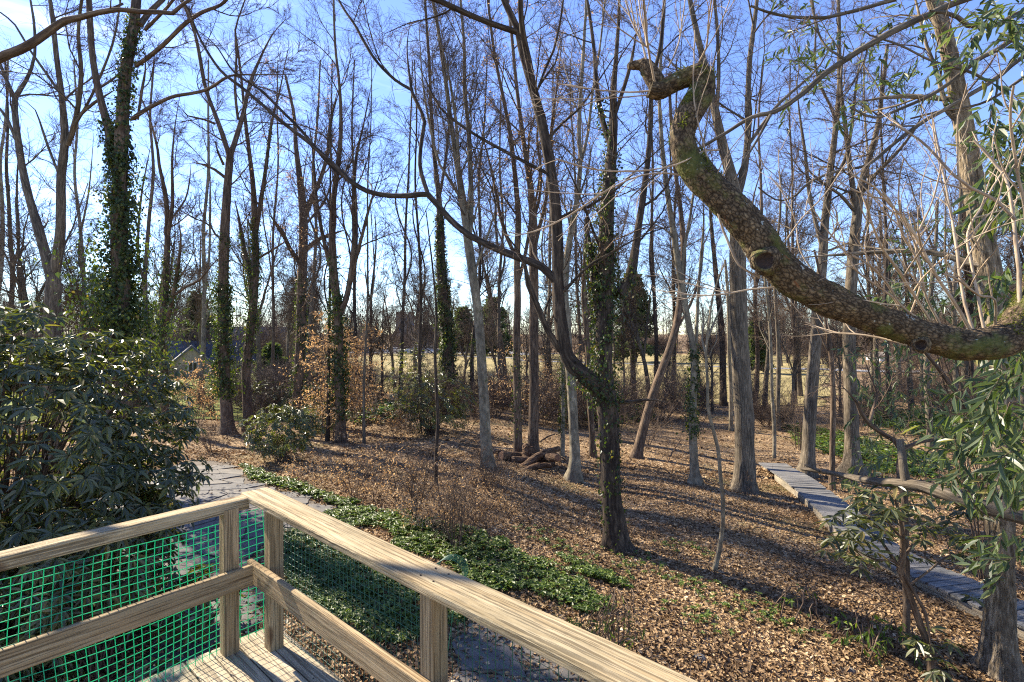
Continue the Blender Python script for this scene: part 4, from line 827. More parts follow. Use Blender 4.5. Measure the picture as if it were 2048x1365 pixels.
# (px of trunk, distance, size, label)
mid = [(-120, 24, .75), (60, 30, .8), (215, 34, .85), (300, 40, .9), (405, 46, .95), (520, 40, .8), (575, 52, .9), (640, 34, .75), (790, 38, .6), (830, 60, .9), (905, 36, .7), (1010, 34, .75), (1100, 38, .8), (1190, 33, .75), (1300, 32, .8), (1400, 34, .85), (1530, 30, .75),
       (1600, 38, .9), (1690, 33, .8), (1760, 30, .8), (1850, 26, .75), (1930, 30, .8), (2040, 24, .75), (2150, 26, .8)]
lab = ['behind the rhododendron at the left edge', 'between the left twin stems', 'seen past the left flank of the ivy skirt', 'right of the ivy skirt', 'rising over the stone garage', 'over the gap between the vee tree and the tan beech', 'behind the tan beech', 'behind the tan beech sapling',
       'slight tree left of the ivy column, near the church', 'on the field just right of the church tower', 'behind the ivy column', 'behind the log pile tree pair', 'behind the russet trunk', 'behind the big ivied trunk', 'right of the big ivied trunk', 'behind the splayed-root trunk', 'above the boardwalk end',
       'behind the slanting trunk', 'behind the stout pale trunk', 'in front of the white house', 'above the narrow-leaved shrub', 'behind the furrowed trunk', 'at the right edge of the wood', 'past the right edge of the wood']
for i, ((px, d, s), l) in enumerate(zip(mid, lab)):
    far_tree((px-CX)/F*d, d, s, U(0, 6.28), i % 4, 'leafless grey tree '+l, 'leafless trees of the middle distance')
n = 0
for i in range(400):
    if n >= 120: break
    y = U(52, 175); px = U(-250, 2300); x = (px-CX)/F*y
    if 640 < px < 1400 and y < 152 and U(0, 1) < .97: continue
    if 1400 < px < 1850 and y < 75: continue
    if 330 < px < 440 and y < 75: continue
    far_tree(x, y, U(.65, 1.0), U(0, 6.28), i % 4, 'hazy leafless tree standing beyond the wood and lawn', 'far leafless trees behind the lawn and field'); n += 1
for px, d, s in ((664, 175, .8), (735, 168, .7), (760, 190, .9), (860, 165, .8), (905, 150, .7), (1015, 160, .85), (1085, 150, .8), (1180, 145, .8), (1250, 140, .8), (1340, 130, .85), (700, 160, .8), (890, 175, .9)):
    far_tree((px-CX)/F*d, d, s, U(0, 6.28), int(U(0, 4)), 'small far tree along the back of the field near the parked cars', 'trees along the back of the field')

thin = ['behind the tan beech sapling, against the field', 'between the lone sapling and the ivy column', 'just left of the ivy column', 'just right of the ivy column', 'between the pale smooth trunk and the log pile pair', 'between the two trunks of the log pile pair', 'right of the russet trunk', 'left of the big ivied trunk, under its limb',
        'right of the big ivied trunk, behind the side limb', 'behind the brown leaning trunk', 'left of the thick dark trunk', 'right of the pole tree', 'between the slanting and the stout pale trunk', 'left of the slim twin-stemmed tree']
for px, d, s, l in zip((690, 765, 835, 925, 1000, 1052, 1095, 1165, 1250, 1330, 1425, 1585, 1680, 310), (31, 33, 29, 32, 30, 33, 31, 29, 33, 31, 30, 27, 29, 26), (.34, .4, .36, .42, .38, .33, .4, .36, .4, .34, .4, .38, .36, .36), thin):
    far_tree((px-CX)/F*d, d, s, U(0, 6.28), int(U(0, 4)), 'slight twiggy young tree '+l, 'young trees along the inner edge of the field', 'young_tree')
# leafless scrub of the middle distance, one kind copied
def proto_bush(seed):
    n = 16; a = U(0, 6.28, n); D = np.stack([np.cos(a)*.55, np.sin(a)*.55, np.ones(n)], 1); P = grow(np.stack([np.cos(a)*.3, np.sin(a)*.3, np.zeros(n)-.1], 1), D, U(2.2, 4, n), 9, .1, .05); R = np.linspace(.022, .008, 9)[None]*np.ones((n, 1)); mb = MB(); tubes(mb, P, R, 4)
    s, d, l, r = kids(P, R, np.full(n, 3.), 11, .1, 1, .8, .5, .6); Q = grow(s, d, l, 6, .13, .06); tubes(mb, Q, np.full(Q.shape[:2], .0075), 3)
    s, d, l, r = kids(Q, np.ones(Q.shape[:2]), l, 9, .1, 1, .8, .6, .6); Q = grow(s, d, l, 4, .12, .03); tubes(mb, Q, np.full(Q.shape[:2], .0055), 3); return mb.mesh('stems', M['twig_far'], False)
PB = [proto_bush(k) for k in range(3)]; n = 0
for i in range(900):
    if n >= 215: break
    d = U(22, 40) if i % 2 else U(40, 150); px = U(-150, 2250)
    if 660 < px < 1420 and 33.5 < d < 128: continue
    if 1420 < px < 1750 and 30 < d < 62: continue
    if d < 33 and (px < 620 or px > 1420) and U(0, 1) < .4: continue
    if 340 < px < 430 and d < 54: continue
    x = (px-CX)/F*d; th = thing('bare_shrub', 'brown leafless scrub in the hazy thicket behind the wood', 'shrub', (x, d, float(gz(x, d))), 'leafless scrub behind the wood and the field'); s = U(.3, .75)*(1+d/110) if d < 55 else U(.8, 1.9)*(1+d/260)
    th.scale = (s, s, s); th.rotation_euler = (0, 0, U(0, 6.28)); link('stems', PB[n % 3], th, local=True); n += 1
for i in range(70):
    d = U(148, 172); px = U(300, 1950); x = (px-CX)/F*d
    if 770 < px < 880: continue
    th = thing('bare_shrub', 'brown leafless scrub in the hazy thicket behind the wood', 'shrub', (x, d, float(gz(x, d))), 'leafless scrub behind the wood and the field'); s = U(1.3, 2.2); th.scale = (s*1.3, s*1.3, s); th.rotation_euler = (0, 0, U(0, 6.28)); link('stems', PB[i % 3], th, local=True)
# ------------------------------------------------------------------ conifers and evergreen masses
def conifer(name, label, px, d, top_py, wpx, n=5200, m='needle', cat='evergreen', nl=.4, base_py=None):
    x = (px-CX)/F*d; g = float(gz(x, d)); H = EYE-(top_py-HY)/F*d-g; Rr = wpx/2/F*d
    th = thing(name, label, cat, (x, d, g)); mb = MB()
    tubes(mb, np.array([[[x, d, g-.1], [x+.02*H, d, g+H*.5], [x, d, g+H]]]), np.array([[H*.02+.05, H*.012+.03, .02]]), 7); mb.obj('trunk', M['bark_dark'], th, True)
    nb = 90; h = U(.08, .98, nb); a = U(0, 6.28, nb); L = Rr*(1.06-h)**.75*U(.7, 1.1, nb); S_ = np.stack([x+0*h, d+0*h, g+h*H], 1)
    D_ = np.stack([np.cos(a), np.sin(a), U(-.15, .25, nb)], 1); P = grow(S_, D_, L, 6, .08, .0); mb = MB(); tubes(mb, P, np.linspace(1, .3, 6)*(.012*Rr+.012)*np.ones((nb, 1)), 4); mb.obj('branches', M['bark_dark'], th, True)
    s, dd, l, r = kids(P, np.ones(P.shape[:2]), L, n//nb, .15, 1, .9, .3); mb = MB()
    C = s+R_.standard_normal(s.shape)*Rr*.05
    leaves(mb, C, nrm(dd+[0, 0, -.1]), R_.standard_normal(C.shape)+[0, 0, 1], nl*U(.5, 1.2, len(C)), nl*.45*U(.6, 1.2, len(C)), .2, .3); mb.obj('crown', M[m], th)['kind'] = 'stuff'
    return th
conifer('conifer', 'dark conifer behind the pale smooth trunk, at the field\'s far edge', 985, 118, 600, 105, 7000, nl=1.1)
conifer('conifer', 'broad dim conifer left of the dark one, behind the ivy column', 925, 125, 618, 90, 5000, nl=1.1)
conifer('conifer', 'brownish conifer rising right of the big ivied trunk', 1270, 95, 548, 110, 7000, nl=.9)
conifer('conifer', 'dark green evergreen at the field edge beside the thick dark trunk', 1512, 62, 645, 62, 6000, nl=.5)
conifer('conifer', 'dark evergreen by the stone garage', 395, 62, 590, 100, 5000, nl=.6)
conifer('conifer', 'blue-grey conifer beyond the collared trunks', 545, 48, 690, 75, 5000, nl=.4)
conifer('conifer', 'evergreen half hidden behind the vee tree', 610, 75, 640, 80, 4000, nl=.7)
conifer('conifer', 'dark evergreen mass left of the church', 735, 150, 655, 60, 3500, nl=1.3)
conifer('conifer', 'low dark conifer beside the far parked cars', 835, 66, 742, 40, 2500, nl=.35)
# ------------------------------------------------------------------ rhododendrons: whorls of long glossy leaves
def rhodo(name, label, c, rad, nwh, leafL, nstem=14, droop=.35, parts=0, m='rhodo', cat='shrub', nl=9, wr=.3, top=None, fill=.65, clip=None):
    """c: middle of the dome, rad: half sizes"""
    c = np.array(c, float); rad = np.array(rad, float); g = float(gz(c[0], c[1]))
    th = thing(name, label, cat, (c[0], c[1], g))
    u = nrm(R_.standard_normal((nwh*3, 3))); u = u[(u[:, 2] > -.75)][:nwh]; n = len(u)
    lump = 1+.12*np.sin(u[:, 0]*7+u[:, 2]*5)+.1*np.sin(u[:, 1]*9+u[:, 0]*4+2)
    rr = (fill+(1-fill)*U(0, 1, n)**.5)*lump; C = c+u*rad*rr[:, None]; keep = C[:, 2] > gz(C[:, 0], C[:, 1])+.08
    if clip is not None: keep &= clip(C)
    C, u = C[keep], u[keep]; n = len(C); ax = nrm(u*[.8, .8, .5]+[0, 0, .75]+R_.standard_normal((n, 3))*.2)
    # stems: crooked, from the foot to the whorls
    s0 = np.stack([c[0]+U(-.4, .4, n)*rad[0]*.6, c[1]+U(-.4, .4, n)*rad[1]*.6, np.full(n, g)], 1); mb = MB()
    sel = R_.permutation(n)[:max(nstem, n//9)]; t = np.linspace(0, 1, 7)[None, :, None]
    midp = c*.75+C[sel]*.25; midp[:, 2] = g+(C[sel, 2]-g)*.45; P = (1-t)**2*s0[sel][:, None]+2*t*(1-t)*midp[:, None]+t*t*C[sel][:, None]; P[:, 1:-1] += R_.standard_normal(P[:, 1:-1].shape)*.025*rad.mean()
    tubes(mb, P, np.linspace(1, .22, 7)*U(.012, .02, (len(sel), 1))*max(.6, rad.mean()/1.6), 5); mb.obj('stems', M['twig'], th, True)
    # whorls
    k = nl; ref = nrm(np.cross(ax, [0.3, .9, .1])); bt = np.cross(ax, ref); a = (np.arange(k)/k*2*np.pi)[None]+U(0, 6, (n, 1))+U(-.2, .2, (n, k))
    D = ref[:, None]*np.cos(a)[..., None]+bt[:, None]*np.sin(a)[..., None]; D = nrm(D+ax[:, None]*U(-.1, .45, (n, k, 1))-np.array([0, 0, droop]))
    N = nrm(ax[:, None]+np.zeros_like(D)+R_.standard_normal(D.shape)*.18+[0, 0, .3]); Cc = np.repeat(C[:, None], k, 1)+D*.012; Cc, D, N = Cc.reshape(-1, 3), D.reshape(-1, 3), N.reshape(-1, 3)
    L = leafL*U(.65, 1.2, len(Cc)); q = np.zeros(len(Cc), bool)
    if parts:                                                        # the leaves that show largest are single parts
        size = L/np.maximum(Cc[:, 1], .5); size[~inview(Cc, 0)] = 0; dist = u.repeat(k, 0)[:, 1]; size *= np.where(dist < .2, 1, .3); q[np.argsort(-size)[:parts]] = True
        protos = []
        for v in range(6):
            mb = MB(); leaves(mb, np.zeros((1, 3)), np.array([[1., 0, 0]]), np.array([[0, 0, 1.]]), 1.0, wr*[.8, 1, 1.15][v % 3], .3, .16+.1*(v % 2), rnd=[v/6]); protos.append(mb.mesh('leaf', M[m]))
        from mathutils import Matrix
        for i in np.flatnonzero(q):
            x = Vector(D[i]); z = Vector(N[i]); z = (z-x*z.dot(x)).normalized(); y = z.cross(x)
            o = link('leaf', protos[int(U(0, 6))], th, local=True); o.matrix_local = Matrix.Translation(Vector(Cc[i]-np.array(th.location))) @ Matrix((x, y, z)).transposed().to_4x4() @ Matrix.Scale(float(L[i]), 4)
    mb = MB(); s = ~q; leaves(mb, Cc[s], D[s], N[s], L[s], L[s]*wr*U(.85, 1.1, s.sum()), .3, .2); mb.obj('foliage', M[m], th)['kind'] = 'stuff'
    return th
bc = W(40, 880, 5.4)
rhodo('rhododendron', 'huge dark rhododendron with glossy drooping leaves filling the left edge', (-5.5, 5.35, 1.78), (1.75, 1.7, 2.1), 3100, .125, 60, .42, 260, fill=.76, nl=9, wr=.34)
rhodo('rhododendron', 'lower rhododendron lobe leaning over the patio beside the huge one', (-3.95, 4.9, 1.7), (.6, .8, .85), 300, .13, 16, .4, 0)
b2 = G(562, 925); rhodo('rhododendron', 'small blue-green rhododendron at the patio\'s far end', (b2[0], b2[1], b2[2]+.8), (.9, .75, .72), 300, .13, 12, .35)
b3 = G(350, 1030); rhodo('rhododendron', 'sprawling grey-green rhododendron sprig behind the left railing', (-3.35, 5.5, .85), (.42, .4, .3), 46, .15, 8, .15)
rhodo('rhododendron', 'dark rhododendron under the netting beneath the left railing', (-2.75, 3.9, .6), (.75, .5, .5), 170, .13, 14, .3)
b4 = G(640, 868); rhodo('laurel_shrub', 'green shrub at the foot of the tan beech sapling', (b4[0], b4[1], b4[2]+.5), (1.0, .7, .6), 200, .13, 8)
b5 = G(880, 880); rhodo('evergreen_shrub', 'dense green evergreen shrub at the foot of the ivy column', (b5[0]-.4, b5[1]+1.2, b5[2]+1.0), (1.4, 1.0, 1.1), 520, .11, 14, .1)
b5 = G(800, 860); rhodo('evergreen_shrub', 'feathery evergreen shrub left of the ivy column', (b5[0], b5[1]+2, b5[2]+1.5), (.9, .9, 1.7), 230, .11, 14, .1)
b6 = G(470, 850); rhodo('evergreen_shrub', 'low evergreen shrub on the lawn edge behind the collared trunk', (b6[0]+.5, b6[1]+3, b6[2]+.6), (2.2, 1.2, .9), 380, .14, 10, .1)
# right foreground rhododendron with bare crooked stems
th, pth_, d_ = make_tree('rhododendron', 'leggy rhododendron with bare twisted stems growing in front of the boardwalk', [
    [(1862, 1300, 18), (1846, 1262, 17), (1828, 1212, 16), (1812, 1170, 15), (1800, 1140, 15), (1806, 1110, 13), (1804, 1070, 11), (1798, 1030, 8), (1790, 1000, 5)],
    [(1806, 1150, 11), (1826, 1180, 9), (1850, 1225, 8), (1862, 1290, 8)], [(1802, 1140, 9), (1782, 1110, 8), (1765, 1085, 6), (1740, 1065, 5), (1700, 1040, 4)], [(1804, 1120, 8), (1822, 1095, 7), (1840, 1070, 6), (1880, 1045, 5), (1930, 1030, 4)],
    [(1800, 1130, 7), (1780, 1120, 6), (1750, 1120, 5), (1710, 1100, 4)], [(1806, 1080, 6), (1780, 1050, 5), (1760, 1020, 4)], [(1820, 1170, 5), (1860, 1140, 5), (1900, 1110, 4), (1930, 1120, 3)]],
    depth=5.6, bark='bark_brown', flare=.1, sides=9, wob=.01, cat='shrub')
def whorls_at(th, m, pts, L, nl, wr, droop, name='foliage'):
    mb = MB()
    for C in pts:
        a = np.arange(nl)/nl*6.283+U(0, 6); D = nrm(np.stack([np.cos(a), np.sin(a), U(-.5, .35, nl)-droop], 1)); N = nrm(R_.standard_normal((nl, 3))*.3+[0, 0, 1]); l = L*U(.6, 1.2, nl)
        leaves(mb, np.array(C)[None]+D*.01, D, N, l, l*wr, .25, .2)
    o = mb.obj(name, M[m], th); o['kind'] = 'stuff'; return o
pts_ = [p[-1, :3]+R_.standard_normal(3)*.12 for p in pth_ for _ in range(9)]+[W(U(1640, 1960), U(960, 1120), U(5.0, 6.1)) for _ in range(55)]
whorls_at(th, 'rhodo', pts_, .14, 7, .32, .2)
# narrow-leaved evergreen hanging in from the right edge
def narrow_leaf(name, label, specs, L=.13, wr=.27, per=7, parts=0, loc=(4.2, 4.0), m='willowleaf'):
    th = thing(name, label, 'shrub', (loc[0], loc[1], float(gz(*loc))))
    root = np.array(th.location); C = []; 
    for (x0, x1, y0, y1, d0, d1, n) in specs: C.append(np.stack([W(U(x0, x1), U(y0, y1), U(d0, d1)) for _ in range(n)]))
    C = np.concatenate(C); C = C[C[:, 2] > gz(C[:, 0], C[:, 1])+.05]; n = len(C)
    # arching canes from the root up and out to the sprays
    nc = min(n, max(14, n//16)); sel = R_.permutation(n)[:nc]; T = C[sel]; t = np.linspace(0, 1, 9)[None, :, None]; s0 = root+np.stack([U(-.3, .3, nc), U(-.3, .3, nc), np.zeros(nc)], 1)
    mp_ = s0*.55+T*.45; mp_[:, 2] = np.maximum(root[2]+.5, T[:, 2]*.8+.5); P = (1-t)**2*s0[:, None]+2*t*(1-t)*mp_[:, None]+t*t*T[:, None]; P[:, 1:-1] += R_.standard_normal(P[:, 1:-1].shape)*.02
    mb = MB(); tubes(mb, P, np.linspace(1, .3, 9)*U(.006, .011, (nc, 1)), 5)
    # short sprays carrying the leaves
    D0 = nrm(np.stack([U(-1, .3, n), U(-.8, .3, n), U(-.6, .2, n)], 1)); Q = grow(C, D0, np.full(n, .28), 5, .15, -.06); tubes(mb, Q, np.full(Q.shape[:2], .0022), 3); mb.obj('canes', M['twig'], th, True)
    S_, D_, _, _ = kids(Q, np.ones(Q.shape[:2]), np.ones(n), per, 0, 1, .8, 1); k = len(S_); D_ = nrm(D_+[0, 0, -.35]); N = nrm(R_.standard_normal((k, 3))*.5+[-.2, -.2, .9]); l = L*U(.6, 1.25, k); q = np.zeros(k, bool)
    if parts:
        from mathutils import Matrix
        sz = l/S_[:, 1]; sz[~inview(S_, 0)] = 0; q[np.argsort(-sz)[:parts]] = True; mb = MB(); leaves(mb, np.zeros((1, 3)), np.array([[1., 0, 0]]), np.array([[0, 0, 1.]]), 1.0, wr, .25, .2, rnd=[.5]); me = mb.mesh('leaf', M[m])
        for i in np.flatnonzero(q):
            x = Vector(D_[i]); z = Vector(N[i]); z = (z-x*z.dot(x)).normalized(); y = z.cross(x)
            o = link('leaf', me, th, local=True); o.matrix_local = Matrix.Translation(Vector(S_[i]-root)) @ Matrix((x, y, z)).transposed().to_4x4() @ Matrix.Scale(float(l[i]), 4)
    mb = MB(); s = ~q; leaves(mb, S_[s], D_[s], N[s], l[s], l[s]*wr, .25, .2); mb.obj('foliage', M[m], th)['kind'] = 'stuff'; return th
narrow_leaf('narrow_leaved_shrub', 'tall evergreen with narrow drooping leaves spilling in at the right edge', [
    (1990, 2110, 520, 980, 3.0, 4.3, 110), (1900, 2060, 740, 960, 3.8, 5.0, 62), (1975, 2110, 180, 420, 3.2, 4.2, 70), (1900, 2090, 0, 160, 3.4, 4.6, 34), (2000, 2090, 1040, 1130, 3.3, 4.2, 16)], parts=220, loc=(5.9, 4.2), per=8)
narrow_leaf('narrow_leaved_shrub', 'looser narrow-leaved evergreen over the boardwalk behind the bent sapling', [(1700, 1960, 670, 1000, 6.4, 8.8, 170), (1560, 1900, 0, 210, 5.2, 6.6, 70), (1780, 1960, 420, 640, 5.5, 7, 50)], loc=(7.9, 8.6), parts=0, per=7, L=.12)
narrow_leaf('young_evergreen', 'low narrow-leaved seedling by the soil path at the bottom', [(1150, 1300, 1215, 1275, 4.9, 5.2, 22)], loc=tuple(G(1225, 1285)[:2]), L=.09, wr=.14, m='ground_green')
narrow_leaf('young_evergreen', 'green seedling clump in the leaves left of the right foreground tree', [(1690, 1830, 1240, 1300, 5.9, 6.4, 26)], loc=tuple(G(1750, 1300)[:2]), L=.1, m='ground_green')
narrow_leaf('young_evergreen', 'thin green seedling in the long trunk shadow', [(1560, 1660, 1190, 1235, 6.6, 7.1, 14)], loc=tuple(G(1600, 1240)[:2]), L=.1, m='ground_green')

# ------------------------------------------------------------------ tan-leaved beech saplings and thin brush
def brush(name, label, px, py, wpx, hpx, nst=9, leaf=None, per=1, n2=6, n3=5, m='twig', tw=.0035, up=.1, cat='shrub', flat=.0, depth=None, lsz=.06, n1=2.2, L1=.8, ang2=.9, spread=1.0):
    g = G(px, py) if depth is None else np.array([(px-CX)/F*depth, depth, float(gz((px-CX)/F*depth, depth))]); d = g[1]; Wd = wpx/2/F*d; H = hpx/F*d
    th = thing(name, label, cat, g); a = U(0, 6.28, nst); D = np.stack([np.cos(a)*Wd/H*spread, np.sin(a)*Wd/H*.8*spread, np.ones(nst)], 1)*[U(.3, 1.1), U(.3, 1.1), 1]
    S0 = g+np.stack([np.cos(a), np.sin(a), np.zeros(nst)], 1)*Wd*.15-[0, 0, .03]; P = grow(S0, D, H*U(.6, 1.05, nst), 10, .07, up*.4); R = (.004+.004*H)*U(.7, 1.2, nst)[:, None]*np.linspace(1, .3, 10); mb = MB(); tubes(mb, P, R, 5)
    S2, D2, l2, r2 = kids(P, R, np.full(nst, H*L1), n2, .12, 1, ang2, .45, .6, flat, .15); Q = grow(S2, D2, l2, 6, .12, up*.4 if ang2 < 1.2 else .015); R2 = np.maximum(r2, tw)[:, None]*np.linspace(1, .5, 6); tubes(mb, Q, R2, 4)
    S3, D3, l3, r3 = kids(Q, R2, l2, n3, .15, 1, .8, .6, .6, flat, .1); Z = grow(S3, D3, l3, 4, .1, 0); tubes(mb, Z, np.full(Z.shape[:2], tw*.8), 3); mb.obj('stems', M[m], th, True)
    if leaf: mb = MB(); tan_leaves(mb, [Z, Q], per, lsz); mb.obj('leaves', M[leaf], th)['kind'] = 'stuff'
    return th
brush('beech_sapling', 'young beech holding tiers of dry tan leaves in front of the ivied forked trunk', 650, 880, 230, 250, 4, 'beech', 4, 26, 9, flat=.97, cat='sapling', lsz=.085, tw=.003, ang2=1.35, spread=.35, L1=.8)
brush('beech_sapling', 'taller beech sapling with tan leaves right of the first one', 712, 865, 190, 250, 3, 'beech', 3, 26, 9, flat=.97, cat='sapling', lsz=.085, tw=.003, ang2=1.35, spread=.35, L1=.7)
brush('beech_sapling', 'tan-leaved beech sapling behind the pale smooth trunk', 1060, 850, 220, 180, 8, 'beech', 3, 10, 6, flat=.95, ang2=1.3, spread=.5, cat='sapling', lsz=.075)
brush('beech_sapling', 'small tan-leaved beech left of the evergreen shrub', 800, 880, 150, 90, 7, 'beech', 3, 11, 6, flat=.95, ang2=1.3, spread=.5, cat='sapling')
brush('beech_sapling', 'tan-leaved beech twigs behind the big ivied trunk', 1175, 850, 150, 170, 6, 'beech', 3, 11, 6, flat=.95, ang2=1.3, spread=.5, cat='sapling', lsz=.07)
brush('beech_sapling', 'tan-leaved sapling over the left lawn below the garage', 385, 850, 170, 140, 7, 'beech', 3, 11, 6, flat=.95, ang2=1.3, spread=.5, cat='sapling', lsz=.08)
brush('orange_shrub', 'orange-leaved bush in the brush behind the rail corner', 818, 1030, 150, 150, 8, 'beech', 1, 7, 5, lsz=.055)
brush('orange_shrub', 'second orange-leaved bush nearer the patio end', 705, 990, 120, 110, 7, 'beech', 1, 6, 5, lsz=.05)
spots = [(610, 955, 90, 70), (660, 975, 110, 70), (740, 1000, 130, 90), (880, 1020, 150, 110), (940, 1010, 150, 90), (840, 960, 160, 70), (760, 930, 150, 60), (930, 960, 150, 60), (1000, 970, 140, 60), (690, 930, 130, 60), (1010, 1030, 100, 60),
         (900, 1075, 60, 150), (850, 1060, 90, 120), (960, 1050, 80, 90)]
where = ['beside the small blue-green rhododendron', 'just past the small rhododendron, low and tan', 'in front of the second orange-leaved bush', 'widest clump, right of the orange-leaved bush', 'nearest the big ivied tree on the slope', 'behind the orange-leaved bush',
         'low strip at the foot of the bank', 'between the thin leaning pole and the pale smooth trunk', 'directly in front of the log pile', 'highest up, below the tan beech sapling', 'small clump left of the big ivied trunk', 'tallest stems at the ivy strip, right of the spindly twigs', 'upright clump on the edge of the pachysandra', 'last clump before the open leaf litter']
for i, (x, y, w, h) in enumerate(spots):
    brush('brush', 'thin twiggy brush '+where[i], x, y, w*1.4, h*.8, 7, 'beech', 1, 6, 4, 'twig' if i % 3 else 'twig_tan', .0024, lsz=.045, cat='shrub')['group'] = 'twiggy brush on the slope'
for (l, x, y, w, h) in (('spindly dark twigs beside the rail end of the ivy strip', 912, 1100, 70, 190), ('spindly upright stems at the ivy strip\'s upper edge', 830, 1045, 60, 170), ('bare arching stems left of the log pile', 985, 985, 90, 110),
                        ('bare thicket right of the big ivied tree', 1285, 900, 120, 130), ('bare bush beside the thick dark trunk\'s foot', 1500, 985, 55, 60), ('bare saplings by the green patch', 1600, 900, 90, 150),
                        ('bare bush below the collared trunk', 430, 905, 130, 90), ('bare twigs on the bank by the small rhododendron', 505, 880, 130, 110), ('thin thicket under the slim twin-stemmed tree', 330, 870, 150, 120),
                        ('bare thicket at the field edge left of the log pile', 930, 860, 130, 90), ('bare thicket at the field edge behind the splayed-root trunk', 1390, 850, 150, 110), ('bare saplings before the far lawn', 1720, 860, 170, 130),
                        ('thin bare saplings in front of the field, mid left', 850, 870, 110, 160), ('bare bush at the near end of the green patch', 1240, 860, 100, 100)):
    brush('bare_shrub', l, x, y, w, h, 9, None, 0, 7, 6, 'twig', .0032)
# ------------------------------------------------------------------ ground plants in mats
def cover(name, label, poly, n, L, wr=.55, h=.085, nl=6, m='ground_green', holes=.0, top=.6):
    P = np.array([G(*p)[:2] for p in poly]); lo, hi = P.min(0), P.max(0); pts = []; pl = [tuple(p) for p in P]
    while len(pts) < n:
        x, y = U(lo[0], hi[0]), U(lo[1], hi[1])
        v = math.sin(x*2.3+1)*math.sin(y*2.9)+.5*math.sin(x*5.1+y*4.2)
        if inpoly(x, y, pl) and v > -1.1+holes*1.6: pts.append((x, y))
    X = np.array(pts); z = gz(X[:, 0], X[:, 1]); hh = h*U(.4, 1.2, n)*(1+.4*np.sin(X[:, 0]*6)*np.sin(X[:, 1]*7)); C = np.column_stack([X, z+hh]); mb = MB()
    tubes(mb, np.stack([np.column_stack([X, z-.01]), C], 1), np.full((n, 2), .0025), 3)
    a = (np.arange(nl)/nl*6.283)[None]+U(0, 6, (n, 1)); D = nrm(np.stack([np.cos(a), np.sin(a), U(-.15, .5, (n, nl))], -1)); N = nrm(R_.standard_normal(D.shape)*.25+[0, 0, 1]); Cc = np.repeat(C[:, None], nl, 1).reshape(-1, 3)
    l = L*U(.6, 1.2, n*nl); leaves(mb, Cc, D.reshape(-1, 3), N.reshape(-1, 3), l, l*wr, .2, .3, .7, 1.0)
    return tag(mb.obj(name, M[m], None), label, 'ground cover', None, 'stuff')
cover('ground_cover', 'band of low dark green pachysandra running down the slope behind the rail', [(690, 1012), (800, 1030), (940, 1066), (1080, 1100), (1190, 1140), (1262, 1175), (1270, 1212), (1180, 1235), (1060, 1190), (930, 1190), (830, 1130), (700, 1075), (620, 1040)], 2300, .062, nl=5, holes=.34)
cover('ground_cover', 'glossy sunlit green ground cover under the right railing', [(560, 1075), (640, 1050), (700, 1085), (830, 1130), (940, 1200), (930, 1250), (880, 1262), (820, 1290), (760, 1290), (640, 1230), (575, 1180)], 2200, .056, nl=5, holes=.25, m='ground_green')
cover('ground_cover', 'thin green edging along the patio\'s outer side', [(480, 930), (560, 960), (640, 985), (720, 1010), (690, 1022), (600, 990), (500, 962)], 500, .07)
cover('green_patch', 'sunlit green ground cover at the field edge left of the evergreen shrub', [(690, 815), (760, 806), (830, 812), (850, 832), (800, 848), (720, 852), (680, 842)], 1200, .19, h=.16, nl=5)
cover('green_patch', 'green strip behind the log pile at the field edge', [(1070, 812), (1180, 806), (1300, 812), (1310, 842), (1200, 846), (1090, 834)], 1200, .19, h=.16, nl=5)
cover('green_patch', 'bright green ground cover beyond the boardwalk between the pale trunks', [(1560, 852), (1640, 858), (1720, 880), (1820, 900), (1900, 930), (1860, 960), (1770, 950), (1690, 920), (1600, 895)], 1400, .13, h=.12, nl=5)
cover('green_patch', 'green undergrowth on the right behind the narrow leaves', [(1720, 820), (1900, 840), (2040, 880), (2040, 920), (1880, 890), (1740, 850)], 1000, .17, h=.3, m='ground_green')
cover('sparse_sprouts', 'scattered small green sprouts poking through the leaf litter', [(1010, 1050), (1150, 1060), (1400, 1090), (1500, 1180), (1700, 1250), (1600, 1330), (1350, 1260), (1180, 1150)], 260, .05, h=.06, holes=.6)
# ------------------------------------------------------------------ fallen leaves
def litter(n, y0, y1, L, seed):
    y = y0+(y1-y0)*U(0, 1, n)**1.35; x = U(-1.15, 1.15, n)*y; k = inview(np.column_stack([x, y, gz(x, y)]), 150); x, y = x[k], y[k]
    pl = [gp(60, 1120), gp(175, 1015), gp(300, 950), gp(390, 924), gp(455, 930), gp(492, 962), gp(545, 985), gp(690, 1030), gp(560, 1070), gp(430, 1150), gp(250, 1210)]
    inp = np.array([inpoly(a, b, pl) for a, b in zip(x, y)]); keep = ~inp | (U(0, 1, len(x)) < .06); x, y = x[keep], y[keep]; n = len(x)
    C = np.column_stack([x, y, gz(x, y)+U(.004, .045, n)]); a = U(0, 6.28, n); D = np.stack([np.cos(a), np.sin(a), U(-.35, .35, n)], 1); N = nrm(R_.standard_normal((n, 3))*[.42, .42, .1]+[0, 0, 1]); l = L*U(.5, 1.25, n)
    pn = .5+.25*np.sin(x*3.1+y*1.7)+.25*np.sin(x*1.3-y*4.3+1)*np.sin(y*2.2+x*.7); rn = np.clip(.62*U(0, 1, n)+.38*pn+.06*R_.standard_normal(n), 0, 1)
    mb = MB(); h = n//2
    for a_, b_, f_, c_ in ((0, h, .1, .25), (h, n, .5, .8)): leaves(mb, C[a_:b_], D[a_:b_], N[a_:b_], l[a_:b_], l[a_:b_]*U(.4, .9, b_-a_), f_, c_, U(.7, 1.1), U(.5, .95), rnd=rn[a_:b_])
    return mb
tag(litter(140000, 3.6, 15, .052, 1).obj('leaf_litter', M['litter'], None), 'tan fallen leaves scattered thickly over the near woodland floor', 'fallen leaves', None, 'stuff')
